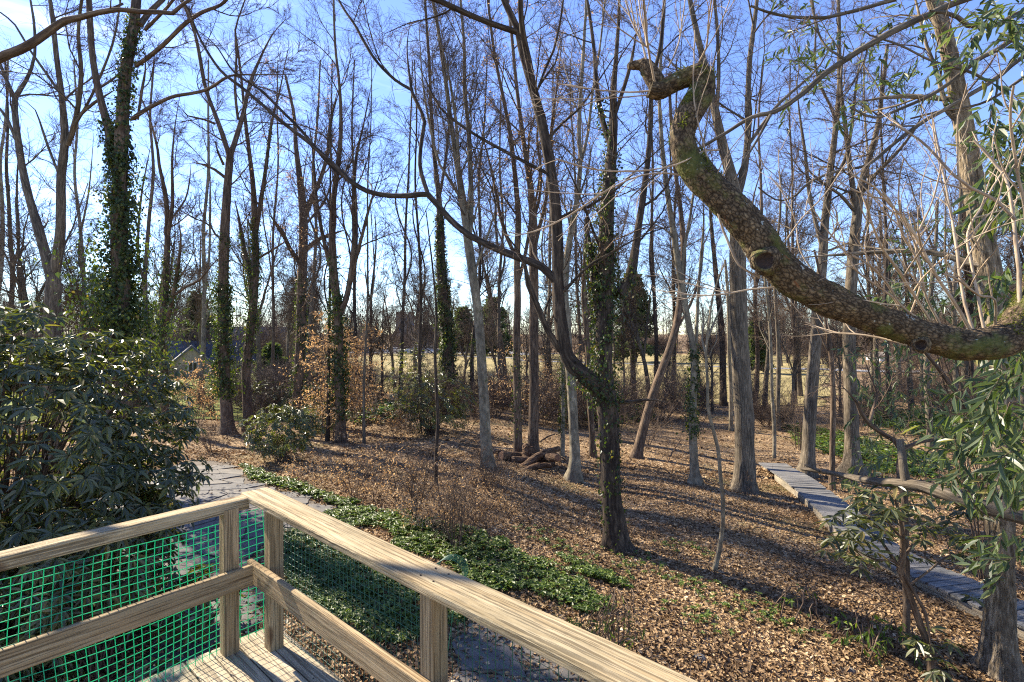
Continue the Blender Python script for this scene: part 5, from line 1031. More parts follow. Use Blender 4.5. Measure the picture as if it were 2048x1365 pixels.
tag(litter(18000, 14, 30, .11, 2).obj('leaf_litter', M['litter'], None), 'tan fallen leaves on the farther woodland floor towards the field', 'fallen leaves', None, 'stuff')

n = 900; y = 3.8+13*U(0, 1, n)**1.3; x = U(-1.1, 1.1, n)*y; k = (x > -.25*y-.5); x, y = x[k], y[k]; n = len(x); a = U(0, 6.28, n); P = grow(np.column_stack([x, y, gz(x, y)+.03]), np.stack([np.cos(a), np.sin(a), U(-.05, .12, n)], 1), U(.12, .7, n), 5, .18, -.01)
P[..., 2] = np.maximum(P[..., 2], gz(P[..., 0], P[..., 1])+.012); mb = MB(); tubes(mb, P, U(.0025, .006, (n, 1))*np.linspace(1, .5, 5), 4); tag(mb.obj('fallen_twigs', M['twig'], None, True), 'small broken twigs lying loosely over the fallen leaves', 'twigs', None, 'stuff')
# ------------------------------------------------------------------ log pile
def log(label, p0, p1, r, bend=.06, name='log'):
    p0, p1 = np.array(p0, float), np.array(p1, float); c = (p0+p1)/2
    if name == 'log': p0, p1 = c+(p0-c)*1.7, c+(p1-c)*1.7
    th = thing(name, label, 'branch' if name == 'dead_branch' else name, c); n = 16; t = np.linspace(0, 1, n)[:, None]; ax = nrm(p1-p0)
    P = p0+(p1-p0)*t; P[:, 2] += bend*np.sin(t[:, 0]*3.14); P += R_.standard_normal(P.shape)*.006; R = r*.82*(1+.1*np.sin(t[:, 0]*6+U(0, 6)))*np.linspace(1.1, .85, n); mb = MB(); tubes(mb, P[None], R[None], 14, .07); mb.obj('bark', M['log_bark'], th, False)
    if name != 'dead_branch':
        for e, q in ((0, -ax), (-1, ax)):
            A = nrm(np.cross(q, [.1, .2, 1.])); B = np.cross(q, A); a = np.arange(14)/14*6.283; w = 1+U(-.06, .06, 14); V = [P[e]+q*(.012*(f < .9))+(A*np.cos(a)[:, None]+B*np.sin(a)[:, None])*(R[e]*f*w)[:, None] for f in (1.03, .86, .5)]
            mb = MB(); mb.add(np.vstack(V+[[P[e]+q*.004]]), q=[(i*14+j, i*14+(j+1) % 14, (i+1)*14+(j+1) % 14, (i+1)*14+j) for i in range(2) for j in range(14)], t=[(28+j, 28+(j+1) % 14, 42) for j in range(14)]); mb.obj('cut_end', M['cut_end'], th)
    return th
M['cut_end'] = flat_mat('reddish_sawn_wood', (.16, .085, .05), .9, 0, 14, .45, .4)
M['log_bark'] = bark_mat('reddish_decaying_log_bark', (.03, .018, .01), (.13, .08, .05), (.3, .21, .135), 34, 5, 0, 1.0, .05)
lp = G(1060, 928)
def L_(px, py, lift=0.0, back=0.0): g = G(px, 930)[1]+back; return W(px, py, g)
D0 = lp[1]
def LW(px, py, dd=0.0): return W(px, py, D0+dd)
log('upright decayed stump crowning the log pile', LW(1052, 928, .2), LW(1056, 893, .3), .19, 0, 'stump')
log('thick log lying at the pile\'s left with its dark end showing', LW(1018, 914, .1), LW(1062, 918, .6), .14)
log('long curved log sloping down at the front of the pile', LW(1062, 928, -.2), LW(1104, 906, .2), .12, .1)
log('sawn log on the pile\'s right with a reddish end', LW(1088, 922, .1), LW(1108, 918, -.4), .13)
log('low log at the pile\'s front edge', LW(1062, 940, -.6), LW(1092, 934, -.5), .1)
log('split log across the middle of the pile', LW(1040, 925, 0), LW(1090, 928, .2), .15)
log('small log poking out at the pile\'s left', LW(1000, 926, -.1), LW(1034, 922, .3), .09)
for i, (a, b, l) in enumerate((((935, 948), (1035, 905), 'long bare stick leaning on the left of the log pile'), ((1110, 912), (1140, 928), 'pale forked stick right of the log pile'), ((985, 905), (1020, 908), 'thin dead branch left of the stump'),
                            ((1080, 884), (1118, 868), 'dark dead branch slanting behind the log pile'), ((1335, 925), (1362, 880), 'pale dead branch propped against the leaning trunk\'s slope'))):
    p0, p1 = LW(*a), LW(*b, .5); p0[2] = max(p0[2], float(gz(p0[0], p0[1]))); log(l, p0, p1, .022, .05, 'dead_branch')
# fallen bough across the boardwalk on the right
th = thing('fallen_bough', 'long grey broken bough hanging over the boardwalk from the right edge', 'branch', (*W(2048, 1040, 4.9)[:2], float(gz(4.9, 4.9))))
B_ = [(2120, 1052, 30, 4.7), (2048, 1036, 29, 4.8), (1980, 1018, 27, 5.0), (1900, 992, 25, 5.3), (1850, 975, 24, 5.5), (1800, 968, 19, 5.7), (1740, 962, 15, 6.1), (1690, 952, 11, 6.6), (1650, 944, 9, 7.0), (1604, 938, 7, 7.5)]
P = catmull([[*W(x, y, d), w/2/F*d] for x, y, w, d in B_], .08); mb = MB(); tubes(mb, P[None, :, :3], P[None, :, 3], 14, .05, cap=True)
for q in ([(1812, 972, 18, 5.65), (1806, 930, 15, 5.7), (1800, 880, 13, 5.8)], [(1640, 943, 5, 7.0), (1610, 930, 4, 7.2)], [(1880, 990, 8, 5.4), (1850, 1010, 5, 5.4)]):
    Q = catmull([[*W(x, y, d), w/2/F*d] for x, y, w, d in q], .06); tubes(mb, Q[None, :, :3], Q[None, :, 3], 9, .04)
mb.obj('wood', M['bark_grey'], th, True)
sup = np.array([[*P[0, :3]], [P[0, 0]+.4, P[0, 1]-.1, P[0, 2]-.6], [P[0, 0]+.55, P[0, 1]-.1, float(gz(P[0, 0]+.5, 4.6))-.1]]); S2 = catmull(np.column_stack([sup, [P[0, 3], P[0, 3]*1.15, P[0, 3]*1.3]]), .1)
mb = MB(); tubes(mb, S2[None, :, :3], S2[None, :, 3], 12, .04); mb.obj('butt', M['bark_grey'], th, True)

# ------------------------------------------------------------------ foreground: the crooked limb close to the camera
M['limb'] = None
def limb_material():
    m, t, b, new, lk = mat('plated_mossy_limb_bark'); a = attr(new, 'bark'); V = a.outputs['Vector']; g = new('ShaderNodeNewGeometry')
    v = new('ShaderNodeTexVoronoi'); v.inputs['Scale'].default_value = 1; w = noise_n(new, lk, V, 60, 4); vv = mixc(new, lk, 1.0, mapping(new, lk, V, (70, 70, 38)), w.outputs['Color'], 'ADD'); lk(vv, v.inputs['Vector'])
    v.feature = 'DISTANCE_TO_EDGE'
    r = ramp(new, [(.0, (.03, .022, .015)), (.13, (.1, .075, .05)), (.4, (.19, .145, .095))]); lk(v.outputs['Distance'], r.inputs[0])
    n = noise_n(new, lk, V, 28, 6, .7); r2 = ramp(new, [(.3, (.35, .33, .3)), (.52, (1.0, .96, .88)), (.72, (1.9, 1.8, 1.5))]); lk(n.outputs['Fac'], r2.inputs[0]); c = mixc(new, lk, 1.0, r.outputs[0], r2.outputs[0], 'MULTIPLY')
    n2 = noise_n(new, lk, V, 7, 4, .6); r3 = ramp(new, [(.5, (0, 0, 0)), (.62, (.8, .8, .8))]); lk(n2.outputs['Fac'], r3.inputs[0]); c = mixc(new, lk, r3.outputs[0], c, mixc(new, lk, n.outputs['Fac'], (.02, .03, .006), (.14, .15, .04)))
    n3 = noise_n(new, lk, V, 16, 5, .65); sp = new('ShaderNodeSeparateXYZ'); lk(V, sp.inputs[0]); r4 = ramp(new, [(.64, (0, 0, 0)), (.67, (.9, .9, .9))]); lk(n3.outputs['Fac'], r4.inputs[0]); c = mixc(new, lk, r4.outputs[0], c, (.42, .46, .42))
    n5 = noise_n(new, lk, mapping(new, lk, V, (9, 9, 3)), 1, 4); r5 = ramp(new, [(.66, (0, 0, 0)), (.7, (.8, .8, .8))]); lk(n5.outputs['Fac'], r5.inputs[0]); c = mixc(new, lk, r5.outputs[0], c, (.2, .085, .04))
    lk(c, b.inputs['Base Color']); b.inputs['Roughness'].default_value = .95; b.inputs['Specular IOR Level'].default_value = .15
    h = mixc(new, lk, .5, r.outputs[0], n.outputs['Fac']); bump_n(new, lk, h, b, 1.0, .02); return m
M['limb'] = limb_material()
lt = thing('crooked_tree', 'thick crooked mossy limb with pale shoots reaching in from the right, close to the camera', 'tree', (3.0, 2.5, float(gz(3.0, 2.5))))
LD = 2.25
rows = [(3000/1.0, 0, 0, 0)]
spec = [(2140, 500, 98, 2.35), (2100, 570, 92, 2.32), (2062, 632, 84, 2.3), (2010, 676, 76, 2.27), (1940, 690, 70, 2.25), (1870, 678, 66, 2.25), (1800, 654, 64, 2.25), (1730, 630, 66, 2.25), (1660, 600, 70, 2.25), (1595, 565, 73, 2.25), (1545, 520, 76, 2.25), (1505, 465, 75, 2.26),
        (1462, 415, 72, 2.27), (1418, 370, 68, 2.28), (1380, 325, 62, 2.3), (1366, 280, 56, 2.3), (1374, 240, 56, 2.31), (1393, 205, 58, 2.32), (1406, 175, 54, 2.33), (1400, 152, 52, 2.34), (1375, 155, 44, 2.35), (1345, 168, 38, 2.36), (1318, 182, 38, 2.37), (1300, 178, 36, 2.37)]
stub = [(1318, 186, 34, 2.37), (1312, 165, 40, 2.38), (1300, 145, 38, 2.39), (1290, 132, 32, 2.4), (1276, 130, 22, 2.41), (1262, 132, 18, 2.42), (1256, 133, 13, 2.42)]
def limb(spec, sides, step, amp):
    P = catmull([[*W(x, y, d), w*.9/2/F*d] for x, y, w, d in spec], step); n = len(P); C = P[:, :3]; T = nrm(np.gradient(C, axis=0)); ref = np.array([0, 1., 0])
    A = nrm(np.cross(ref, T)); B = np.cross(T, A); ang = np.arange(sides)/sides*2*np.pi; s = np.concatenate([[0], np.cumsum(np.linalg.norm(np.diff(C, axis=0), axis=1))])
    rr = np.empty((n, sides)); bk = np.empty((n, sides, 3))
    for i in range(n):
        r0 = P[i, 3]
        for j in range(sides):
            q = (math.cos(ang[j])*r0, math.sin(ang[j])*r0, s[i]); v = Vector((q[0]*70, q[1]*70, q[2]*38)); w_ = mnoise.noise_vector(v*1.3)*.9
            dd, _ = mnoise.voronoi(v+w_); e = min(1, (dd[1]-dd[0])*2.2); lo = mnoise.noise(Vector((q[0]*14, q[1]*14, q[2]*9)))*.13+mnoise.noise(Vector((q[0]*4, q[1]*4, q[2]*3.2)))*.12
            rr[i, j] = r0*(1+lo)+amp*(e-.6)+.0016*mnoise.noise(v*3); bk[i, j] = q
    V = C[:, None]+rr[..., None]*(A[:, None]*np.cos(ang)[None, :, None]+B[:, None]*np.sin(ang)[None, :, None]); i = np.arange(n-1)[:, None]*sides; j = np.arange(sides); j2 = (j+1) % sides
    q = np.stack([i+j, i+j2, i+j2+sides, i+j+sides], -1); mb = MB(); mb.add(V, q=q, bark=bk)
    for e in (0, n-1): mb.add(np.vstack([V[e], [C[e]]]), t=[(a, (a+1) % sides, sides) if e else ((a+1) % sides, a, sides) for a in range(sides)], bark=np.vstack([bk[e], [[0, 0, 0]]]))
    return mb, P
mb, LP = limb(spec, 96, .0055, .0034); mb.obj('limb', M['limb'], lt, True)
mb, _ = limb(stub, 48, .006, .004); mb.obj('stub', M['limb'], lt, True)
# its trunk stands outside the picture
tr = catmull([[3.05, 2.5, float(gz(3, 2.5))-.1, .2], [3.0, 2.5, 1.5, .16], [2.85, 2.45, 3.2, .14], [*LP[0, :3], LP[0, 3]], ], .1); mb = MB(); tubes(mb, tr[None, :, :3], tr[None, :, 3], 20, .03); mb.obj('trunk', M['limb'], lt, True)
tr = catmull([[2.85, 2.45, 3.2, .12], [3.1, 2.6, 4.6, .1], [3.3, 2.7, 6.5, .07]], .1); mb = MB(); tubes(mb, tr[None, :, :3], tr[None, :, 3], 14, .03); mb.obj('trunk', M['limb'], lt, True)
# sawn knots: a raised collar round a dark dished face
def knot(px, py, rpx, d, hollow):
    c = W(px, py, d); r = rpx/F*d; mb = MB(); n = nrm(-c+[0, 0, EYE]+np.array([-.25, 0, -.35])*0); A = nrm(np.cross(n, [0, 0, 1.])); B = np.cross(A, n); k = 28; rings = []
    for f, hgt in ((1.75, -.9), (1.4, -.1), (1.12, .28), (.95, .22), (.84, .02-.25*hollow), (.5, -.12-.5*hollow)):
        a = np.arange(k)/k*6.283; wv = 1+.06*np.sin(a*3+1)+.04*R_.standard_normal(k); rings.append(c+n*(r*hgt)+(A*np.cos(a)[:, None]+B*np.sin(a)[:, None])*(r*f*wv)[:, None])
    V = np.vstack(rings+[[c+n*r*(-.15-.5*hollow)]]); q = [(i*k+j, i*k+(j+1) % k, (i+1)*k+(j+1) % k, (i+1)*k+j) for i in range(5) for j in range(k)]; t = [(5*k+j, 5*k+(j+1) % k, 6*k) for j in range(k)]
    mb.add(V, q=q, t=t, bark=V*1.0); me = mb.mesh('knot', M['limb'], True); me.materials.append(M['knot']); fl = np.zeros(len(me.polygons), np.int32); fl[3*k:5*k] = 1; fl[5*k:] = 1; me.polygons.foreach_set('material_index', fl); return link('knot', me, lt)
M['knot'] = flat_mat('dark_cut_wood', (.035, .02, .013), .9, 0, 60, .5, .5)
knot(1530, 522, 17, 2.17, .3); knot(1842, 690, 10, 2.185, 1.4)
# moss cushions: tufts of tiny blades
mb = MB(); sel = []
for (x0, x1) in ((2000, 2150), (1355, 1420)):
    k = np.flatnonzero((CX+F*LP[:, 0]/LP[:, 1] > x0) & (CX+F*LP[:, 0]/LP[:, 1] < x1)); n = 2600; i = k[R_.integers(0, len(k), n)]; a = U(.1, 3.0, n)
    T = nrm(np.gradient(LP[:, :3], axis=0))[i]; A = nrm(np.cross([0, 1., 0], T)); B = np.cross(T, A); o = A*np.cos(a)[:, None]+B*np.sin(a)[:, None]; o = np.where((o[:, 2:3] < -.1), -o, o)
    keep = (np.sin(LP[i, 0]*60+a*4)+np.sin(LP[i, 2]*50-a*3)) > (-.2 if x0 > 1900 else .5); C = (LP[i, :3]+o*LP[i, 3:4]*1.0)[keep]; o = o[keep]; leaves(mb, C, nrm(o+R_.standard_normal(o.shape)*.6), R_.standard_normal(o.shape), .011, .004, .1, .3)
mb.obj('moss', leaf_mat('moss_blade', [(0, (.03, .045, .006)), (1, (.17, .19, .03))], .8, .2, .2, False), lt)['kind'] = 'stuff'
# pale shoots, traced and grown
shoots = [[(1312, 180, 7), (1300, 120, 6), (1292, 60, 6), (1288, 0, 5), (1285, -40, 5)], [(1302, 170, 7), (1285, 90, 6), (1262, 40, 5), (1245, -20, 4)], [(1308, 170, 6), (1296, 100, 5), (1280, 20, 4), (1276, -30, 4)], [(1395, 130, 5), (1412, 95, 5), (1416, 50, 4), (1424, 0, 4)],
          [(1336, 135, 5), (1355, 90, 5), (1365, 30, 4), (1372, -20, 4)], [(1300, 182, 5), (1260, 185, 5), (1200, 180, 4), (1150, 172, 4), (1120, 168, 3)], [(1300, 190, 4), (1220, 196, 3), (1120, 198, 3), (1060, 200, 3)], [(1438, 300, 5), (1402, 304, 4), (1350, 330, 4), (1260, 342, 4), (1180, 336, 4), (1110, 316, 4)],
          [(1412, 372, 6), (1360, 350, 5), (1310, 348, 5), (1260, 360, 5), (1200, 392, 5), (1140, 430, 5), (1090, 455, 5), (1040, 468, 4), (1018, 462, 4)], [(1520, 555, 6), (1478, 530, 6), (1455, 480, 7), (1440, 440, 6), (1420, 330, 5), (1390, 200, 4), (1392, 60, 4)],
          [(1555, 575, 5), (1500, 580, 5), (1440, 590, 5), (1380, 590, 4), (1340, 580, 3)], [(1815, 690, 7), (1760, 676, 6), (1700, 668, 5), (1660, 665, 4), (1610, 645, 4)], [(1940, 660, 9), (1905, 600, 9), (1870, 550, 8), (1845, 500, 8), (1815, 450, 7), (1780, 410, 6), (1745, 375, 5), (1712, 355, 4)],
          [(1945, 660, 9), (1925, 590, 8), (1915, 500, 8), (1905, 440, 7), (1895, 380, 6), (1880, 300, 5), (1870, 240, 4)], [(2040, 620, 12), (2038, 540, 11), (2032, 480, 10), (2028, 420, 9), (2015, 360, 8), (1985, 320, 7), (1950, 280, 6)], [(2030, 440, 9), (1990, 400, 9), (1940, 375, 8), (1900, 345, 8), (1870, 310, 7), (1840, 280, 6), (1800, 255, 6), (1780, 245, 5)],
          [(1860, 640, 7), (1820, 580, 7), (1795, 540, 7), (1760, 490, 6), (1740, 440, 5), (1730, 400, 4)], [(1880, 650, 7), (1850, 590, 6), (1835, 520, 6), (1805, 470, 6), (1790, 420, 5), (1762, 380, 4)], [(1840, 640, 6), (1800, 610, 6), (1770, 560, 6), (1740, 530, 5), (1705, 510, 4)], [(1968, 660, 8), (1948, 560, 7), (1935, 470, 7), (1965, 410, 6), (2000, 350, 5), (2040, 300, 4)],
          [(1990, 650, 7), (1990, 600, 6), (1960, 590, 6), (1920, 560, 5), (1890, 545, 4)], [(1800, 640, 6), (1790, 600, 6), (1720, 545, 5), (1690, 500, 5), (1650, 450, 4), (1620, 400, 4)], [(2060, 600, 10), (2055, 500, 9), (2045, 400, 8), (2030, 320, 7), (2020, 240, 6), (2028, 170, 5)], [(1815, 640, 5), (1840, 560, 5), (1830, 480, 5), (1862, 400, 4), (1880, 330, 4)],
          [(1640, 560, 4), (1600, 500, 4), (1590, 440, 3), (1560, 380, 3), (1555, 300, 3)], [(1560, 500, 4), (1600, 440, 4), (1640, 400, 3), (1690, 330, 3)]]
mb, mt = MB(), MB(); st = []
for s in shoots:
    x = W(s[0][0], s[0][1], 1); k = int(np.argmin((CX+F*LP[:, 0]/LP[:, 1]-s[0][0])**2+(HY-F*(LP[:, 2]-EYE)/LP[:, 1]-s[0][1])**2)); d0 = LP[k, 1]+.0; dd = U(-.45, .35)
    P = catmull([[*W(a, b, d0+dd*i/(len(s)-1)), w*.72/2/F*d0] for i, (a, b, w) in enumerate(s)], .04); P[:, :3] += np.cumsum(R_.standard_normal((len(P), 3))*.0009, 0); tubes(mb, P[None, :, :3], P[None, :, 3], 7, .06); st.append(P)
for P in st:
    S_, D_, l_, r_ = kids(P[None, :, :3], P[None, :, 3], np.array([.9]), 5, .25, .98, .55, .5, .7); Q = grow(S_, D_, l_, 7, .08, .05); R2 = np.maximum(r_, .0016)[:, None]*np.linspace(1, .5, 7); tubes(mt, Q, R2, 5)
    S_, D_, l_, r_ = kids(Q, R2, l_, 2, .3, 1, .6, .5, .7); Q = grow(S_, D_, l_, 5, .08, .03); tubes(mt, Q, np.maximum(r_, .0011)[:, None]*np.linspace(1, .6, 5), 4)
mb.obj('shoots', M['twig_tan'], lt, True); mt.obj('twigs', M['twig_tan'], lt, True)['kind'] = 'stuff'
# long arching boughs at the upper right, from a tree standing outside the picture
ot = thing('overhanging_tree', 'long smooth grey boughs arching in from a tree past the right edge', 'tree', (7.2, 4.6, float(gz(7.2, 4.6)))); mb, mbc, mtw = MB(), MB(), MB()
bo = [[(2150, -60, 16), (1990, -20, 14), (1900, 10, 13), (1850, 33, 13), (1790, 62, 13), (1735, 92, 12), (1690, 120, 12), (1640, 155, 11), (1590, 200, 10), (1545, 228, 10), (1500, 240, 8), (1450, 270, 7), (1400, 300, 6), (1330, 340, 4), (1260, 400, 3)],
      [(2150, 0, 12), (2048, 22, 11), (2000, 48, 10), (1960, 54, 10), (1935, 52, 9), (1915, 35, 8), (1890, 26, 7), (1860, 22, 5)], [(2150, -30, 9), (2060, 55, 9), (2000, 100, 9), (1950, 128, 9), (1900, 170, 8), (1860, 195, 7), (1800, 222, 6), (1750, 240, 5), (1700, 220, 4)],
      [(2180, 30, 10), (2048, 112, 9), (1980, 165, 9), (1900, 212, 8), (1840, 245, 8), (1780, 290, 7), (1730, 330, 6), (1680, 340, 5), (1620, 362, 5), (1585, 395, 4), (1550, 400, 3), (1515, 375, 3)], [(2200, 60, 8), (2080, 130, 7), (2030, 170, 6), (1960, 210, 5), (1880, 225, 5), (1820, 240, 4)],
      [(1980, 165, 5), (1930, 140, 5), (1860, 120, 4), (1800, 90, 4), (1740, 70, 3)], [(1540, 230, 6), (1520, 270, 5), (1490, 320, 4), (1470, 360, 3)], [(1690, 120, 5), (1650, 90, 4), (1630, 40, 4), (1620, 0, 3)], [(1790, 0, 8), (1700, 25, 7), (1640, 36, 6), (1560, 28, 5), (1500, 10, 4)]]
P0s = []
for i, s in enumerate(bo):
    dd = U(-.4, .8); P = catmull([[*W(a, b, 5.0+dd*j/len(s)), w/2/F*5.0] for j, (a, b, w) in enumerate(s)], .07); P[:, :3] += np.cumsum(R_.standard_normal((len(P), 3))*.002, 0); tubes(mb, P[None, :, :3], P[None, :, 3], 10, .03); P0s.append(P)
crown_on(mtw, mbc, P0s, 3, .9, .9, n2=5, n3=4, tw=.0026, ang=.7, up=0.0, rr=.5)
tr = catmull([[7.2, 4.6, float(gz(7.2, 4.6))-.1, .3], [7.1, 4.7, 3, .24], [6.4, 4.9, 6.6, .16], [5.6, 5, 7.3, .1]], .2); mt_ = MB(); tubes(mt_, tr[None, :, :3], tr[None, :, 3], 14, .03); mt_.obj('trunk', M['bark_grey'], ot, True)
mb.obj('boughs', M['bark_grey'], ot, True); mbc.obj('branches', M['bark_grey'], ot, True); mtw.obj('crown', M['twig'], ot, True)['kind'] = 'stuff'
# the bough crossing the upper left corner
ot = thing('overhanging_tree', 'reddish bough crossing the upper left corner from a tree past the left edge', 'tree', (-8.6, 6.4, float(gz(-8.6, 6.4)))); mb, mbc, mtw = MB(), MB(), MB()
s = [(-130, 190, 20), (-60, 150, 18), (0, 116, 17), (40, 100, 16), (72, 82, 15), (105, 58, 14), (130, 42, 13), (160, 36, 11), (195, 26, 10), (240, 20, 9), (280, 24, 9), (320, 25, 8), (345, 27, 8), (365, 10, 6), (395, -10, 5)]
P = catmull([[*W(a, b, 6.0), w/2/F*6.0] for a, b, w in s], .08); tubes(mb, P[None, :, :3], P[None, :, 3], 12, .03)
P2 = catmull([[*W(a, b, 6.0+.1*j), w/2/F*6.0] for j, (a, b, w) in enumerate([(200, 25, 6), (230, 15, 5), (245, 8, 5)])], .05); tubes(mb, P2[None, :, :3], P2[None, :, 3], 8)
crown_on(mtw, mbc, [P], 3, 1.5, .7, n2=4, n3=4, tw=.0028, ang=.9, up=0.0)
tr = catmull([[-8.6, 6.4, -.1+float(gz(-8.6, 6.4)), .3], [-8.4, 6.3, 3, .22], [-7.8, 6.1, 5.6, .13], [*P[0, :3], P[0, 3]]], .2); mt_ = MB(); tubes(mt_, tr[None, :, :3], tr[None, :, 3], 12, .03); mt_.obj('trunk', M['bark_brown'], ot, True)
mb.obj('bough', M['bark_brown'], ot, True); mbc.obj('branches', M['bark_brown'], ot, True); mtw.obj('crown', M['twig'], ot, True)['kind'] = 'stuff'

# ------------------------------------------------------------------ buildings and cars far off
M['ashlar'] = flat_mat('warm_grey_stone', (.3, .25, .18), .9, 0, 1.2, .35, .5); M['slate'] = flat_mat('dark_slate', (.07, .075, .09), .7, 0, 2.5, .3, .3); M['pane'] = flat_mat('dark_window_glass', (.02, .025, .03), .15)
M['white'] = flat_mat('white_painted_boards', (.72, .72, .7), .7); M['shingle'] = flat_mat('brown_shingle', (.13, .11, .09), .9, 0, 2, .3); M['trimw'] = flat_mat('pale_stone_trim', (.45, .4, .32), .8)
def gable(mb, c, L, Wd, H, Hr, rot, rf, ov=.3):
    """walls into mb, roof slabs into rf; ridge along local X"""
    cs, sn = math.cos(rot), math.sin(rot)
    def T(v): v = np.asarray(v, float); return np.stack([v[:, 0]*cs-v[:, 1]*sn+c[0], v[:, 0]*sn+v[:, 1]*cs+c[1], v[:, 2]+c[2]], 1)
    a, b = L/2, Wd/2
    mb.add(T([(-a, -b, 0), (a, -b, 0), (a, b, 0), (-a, b, 0), (-a, -b, H), (a, -b, H), (a, b, H), (-a, b, H), (-a, 0, H+Hr), (a, 0, H+Hr)]), q=[(0, 1, 5, 4), (2, 3, 7, 6), (1, 2, 6, 5), (3, 0, 4, 7)], t=[(5, 6, 9), (7, 4, 8)])
    k = Hr/b; o = b+ov; e = H-k*ov
    for s in (-1, 1):
        rf.add(T([(-a-ov, 0, H+Hr+.12), (a+ov, 0, H+Hr+.12), (a+ov, s*o, e+.12), (-a-ov, s*o, e+.12), (-a-ov, 0, H+Hr-.08), (a+ov, 0, H+Hr-.08), (a+ov, s*o, e-.08), (-a-ov, s*o, e-.08)]), q=[(0, 1, 2, 3), (4, 7, 6, 5), (0, 3, 7, 4), (1, 5, 6, 2), (2, 6, 7, 3)])
    return T
def win(parent, T, x, y, z, w, h, axis, arch=False, frame='trimw'):
    """window with frame and pane standing proud of a wall; axis 0 = wall faces local X, 1 = local Y"""
    mb = MB(); f = .09
    def bx(m_, dx, dz, sw, sh, dep):
        cs = [(sx*dep if axis == 0 else dx+sx*sw, dx+sy*sw if axis == 0 else sy*dep, dz+sz*sh) for sx in (-1, 1) for sy in (-1, 1) for sz in (-1, 1)]
        m_.add(T([(x+a, y+b, z+c) for a, b, c in cs]), q=[(0, 1, 3, 2), (4, 6, 7, 5), (0, 4, 5, 1), (2, 3, 7, 6), (0, 2, 6, 4), (1, 5, 7, 3)])
    for dx, dz, sw, sh in ((0, h/2, w/2+f, f), (0, -h/2, w/2+f, f), (-w/2, 0, f, h/2), (w/2, 0, f, h/2), (0, 0, f*.5, h/2)): bx(mb, dx, dz, sw, sh, .12)
    o = mb.obj('window', M[frame], parent); mb = MB(); bx(mb, 0, 0, w/2, h/2, .05); mb.obj('pane', M['pane'], o); return o
# church
cd = 190; cx_ = (800-CX)/F*cd; g = float(gz(cx_, cd)); ch = thing('church', 'stone church with square battlemented tower beyond the parked cars', 'church', (cx_, cd, g)); wl, rf = MB(), MB()
tx = (806-CX)/F*cd; TH = EYE-(628-HY)/F*cd-g; T = lambda v: np.asarray(v, float)
wl.box((tx, cd+4, g+TH/2), (2.7, 2.7, TH/2)); mb = MB()
for sx in (-1, 1):
    for sy in (-1, 1): mb.box((tx+sx*2.5, cd+4+sy*2.5, g+TH*.5+.4), (.45, .45, TH*.5+.4))
mb.obj('buttress', M['ashlar'], ch); mb = MB()
for i in range(4):
    for s in (-1, 1): mb.box((tx-2.1+i*1.4, cd+4+s*2.75, g+TH+.35), (.4, .2, .5)); mb.box((tx+s*2.75, cd+4-2.1+i*1.4, g+TH+.35), (.2, .4, .5))
mb.obj('battlement', M['ashlar'], ch)
I_ = lambda v: np.asarray(v, float)
for dx in (-.9, .9): win(ch, I_, tx+dx, cd+4-2.72, g+TH-3.0, .8, 2.4, 1)
T1 = gable(wl, (tx+4.5, cd-2, g), 7, 6, 4.6, 4.2, math.radians(90), rf)
T2 = gable(wl, (tx+9, cd+4, g), 16, 8, 4.4, 4.2, 0, rf); T3 = gable(wl, (tx-1.2, cd-1, g), 6, 4.6, 4.2, 3.6, math.radians(90), rf)
for dx in (-1, 0, 1): win(ch, T1, -3.52, dx*1.3, 3.4, .7, 2.2, 0)
win(ch, T3, -3.02, 0, 3.2, 1.4, 2.2, 0)
for dx in (2, 4.4, 6.6): win(ch, T2, dx, -4.02, 2.4, 1.1, 1.8, 1)
wl.obj('wall', M['ashlar'], ch); rf.obj('roof', M['slate'], ch)
# stone garage on the left lawn
d = 52; x = (377-CX)/F*d; g = float(gz(x, d)); gr = thing('stone_garage', 'low stone garage with a gabled front and dark slate roof behind the left lawn', 'garage', (x, d, g)); wl, rf = MB(), MB(); top = EYE-(686-HY)/F*d
H = top-g-1.9; ga = math.atan2(d, x); T1 = gable(wl, (x+.3, d, g), 6.5, 3.3, H, 1.55, ga, rf, .18); T2 = gable(wl, (x+.3+2.9*math.cos(ga)+1.2, d+2.9*math.sin(ga)+.8, g), 8.5, 4.6, H, 1.95, ga-math.pi/2, rf, .25)
win(gr, T1, -3.27, -.1, H-.35, .8, .9, 0); win(gr, T2, 3.0, -2.32, H-.9, .8, .9, 1)
mb = MB(); mb.add(T1([(-3.29+0*a, y, z) for a, y, z in ((0, -1.75, H-.2), (0, 0, H+1.55), (0, 1.75, H-.2), (0, 1.75, H-.0), (0, 0, H+1.75), (0, -1.75, H-.0))]), q=[(0, 1, 4, 5), (1, 2, 3, 4)]); mb.obj('barge_board', M['trimw'], gr)
wl.obj('wall', M['ashlar'], gr); rf.obj('roof', M['slate'], gr)
def house(name, label, px, d, wpx, top_py, base_py, m, roofm, rot, cat='house', L=9):
    x = (px-CX)/F*d; g = float(gz(x, d)); Wd = wpx/F*d; top = EYE-(top_py-HY)/F*d; h = thing(name, label, cat, (x, d, g)); wl, rf = MB(), MB(); Ht = top-g; T = gable(wl, (x, d, g), L, Wd, Ht*.6, Ht*.4, rot, rf)
    win(h, T, -L/2-.02, 0, Ht*.35, Wd*.18, Ht*.25, 0, frame='white'); win(h, T, 0, -Wd/2-.02, Ht*.3, 1.0, Ht*.25, 1, frame='white'); win(h, T, L*.3, -Wd/2-.02, Ht*.3, 1.0, Ht*.25, 1, frame='white'); wl.obj('wall', M[m], h); rf.obj('roof', M[roofm], h)
    return h
house('white_house', 'small white gabled house in the far right distance', 1768, 105, 38, 706, 740, 'white', 'shingle', math.radians(70))
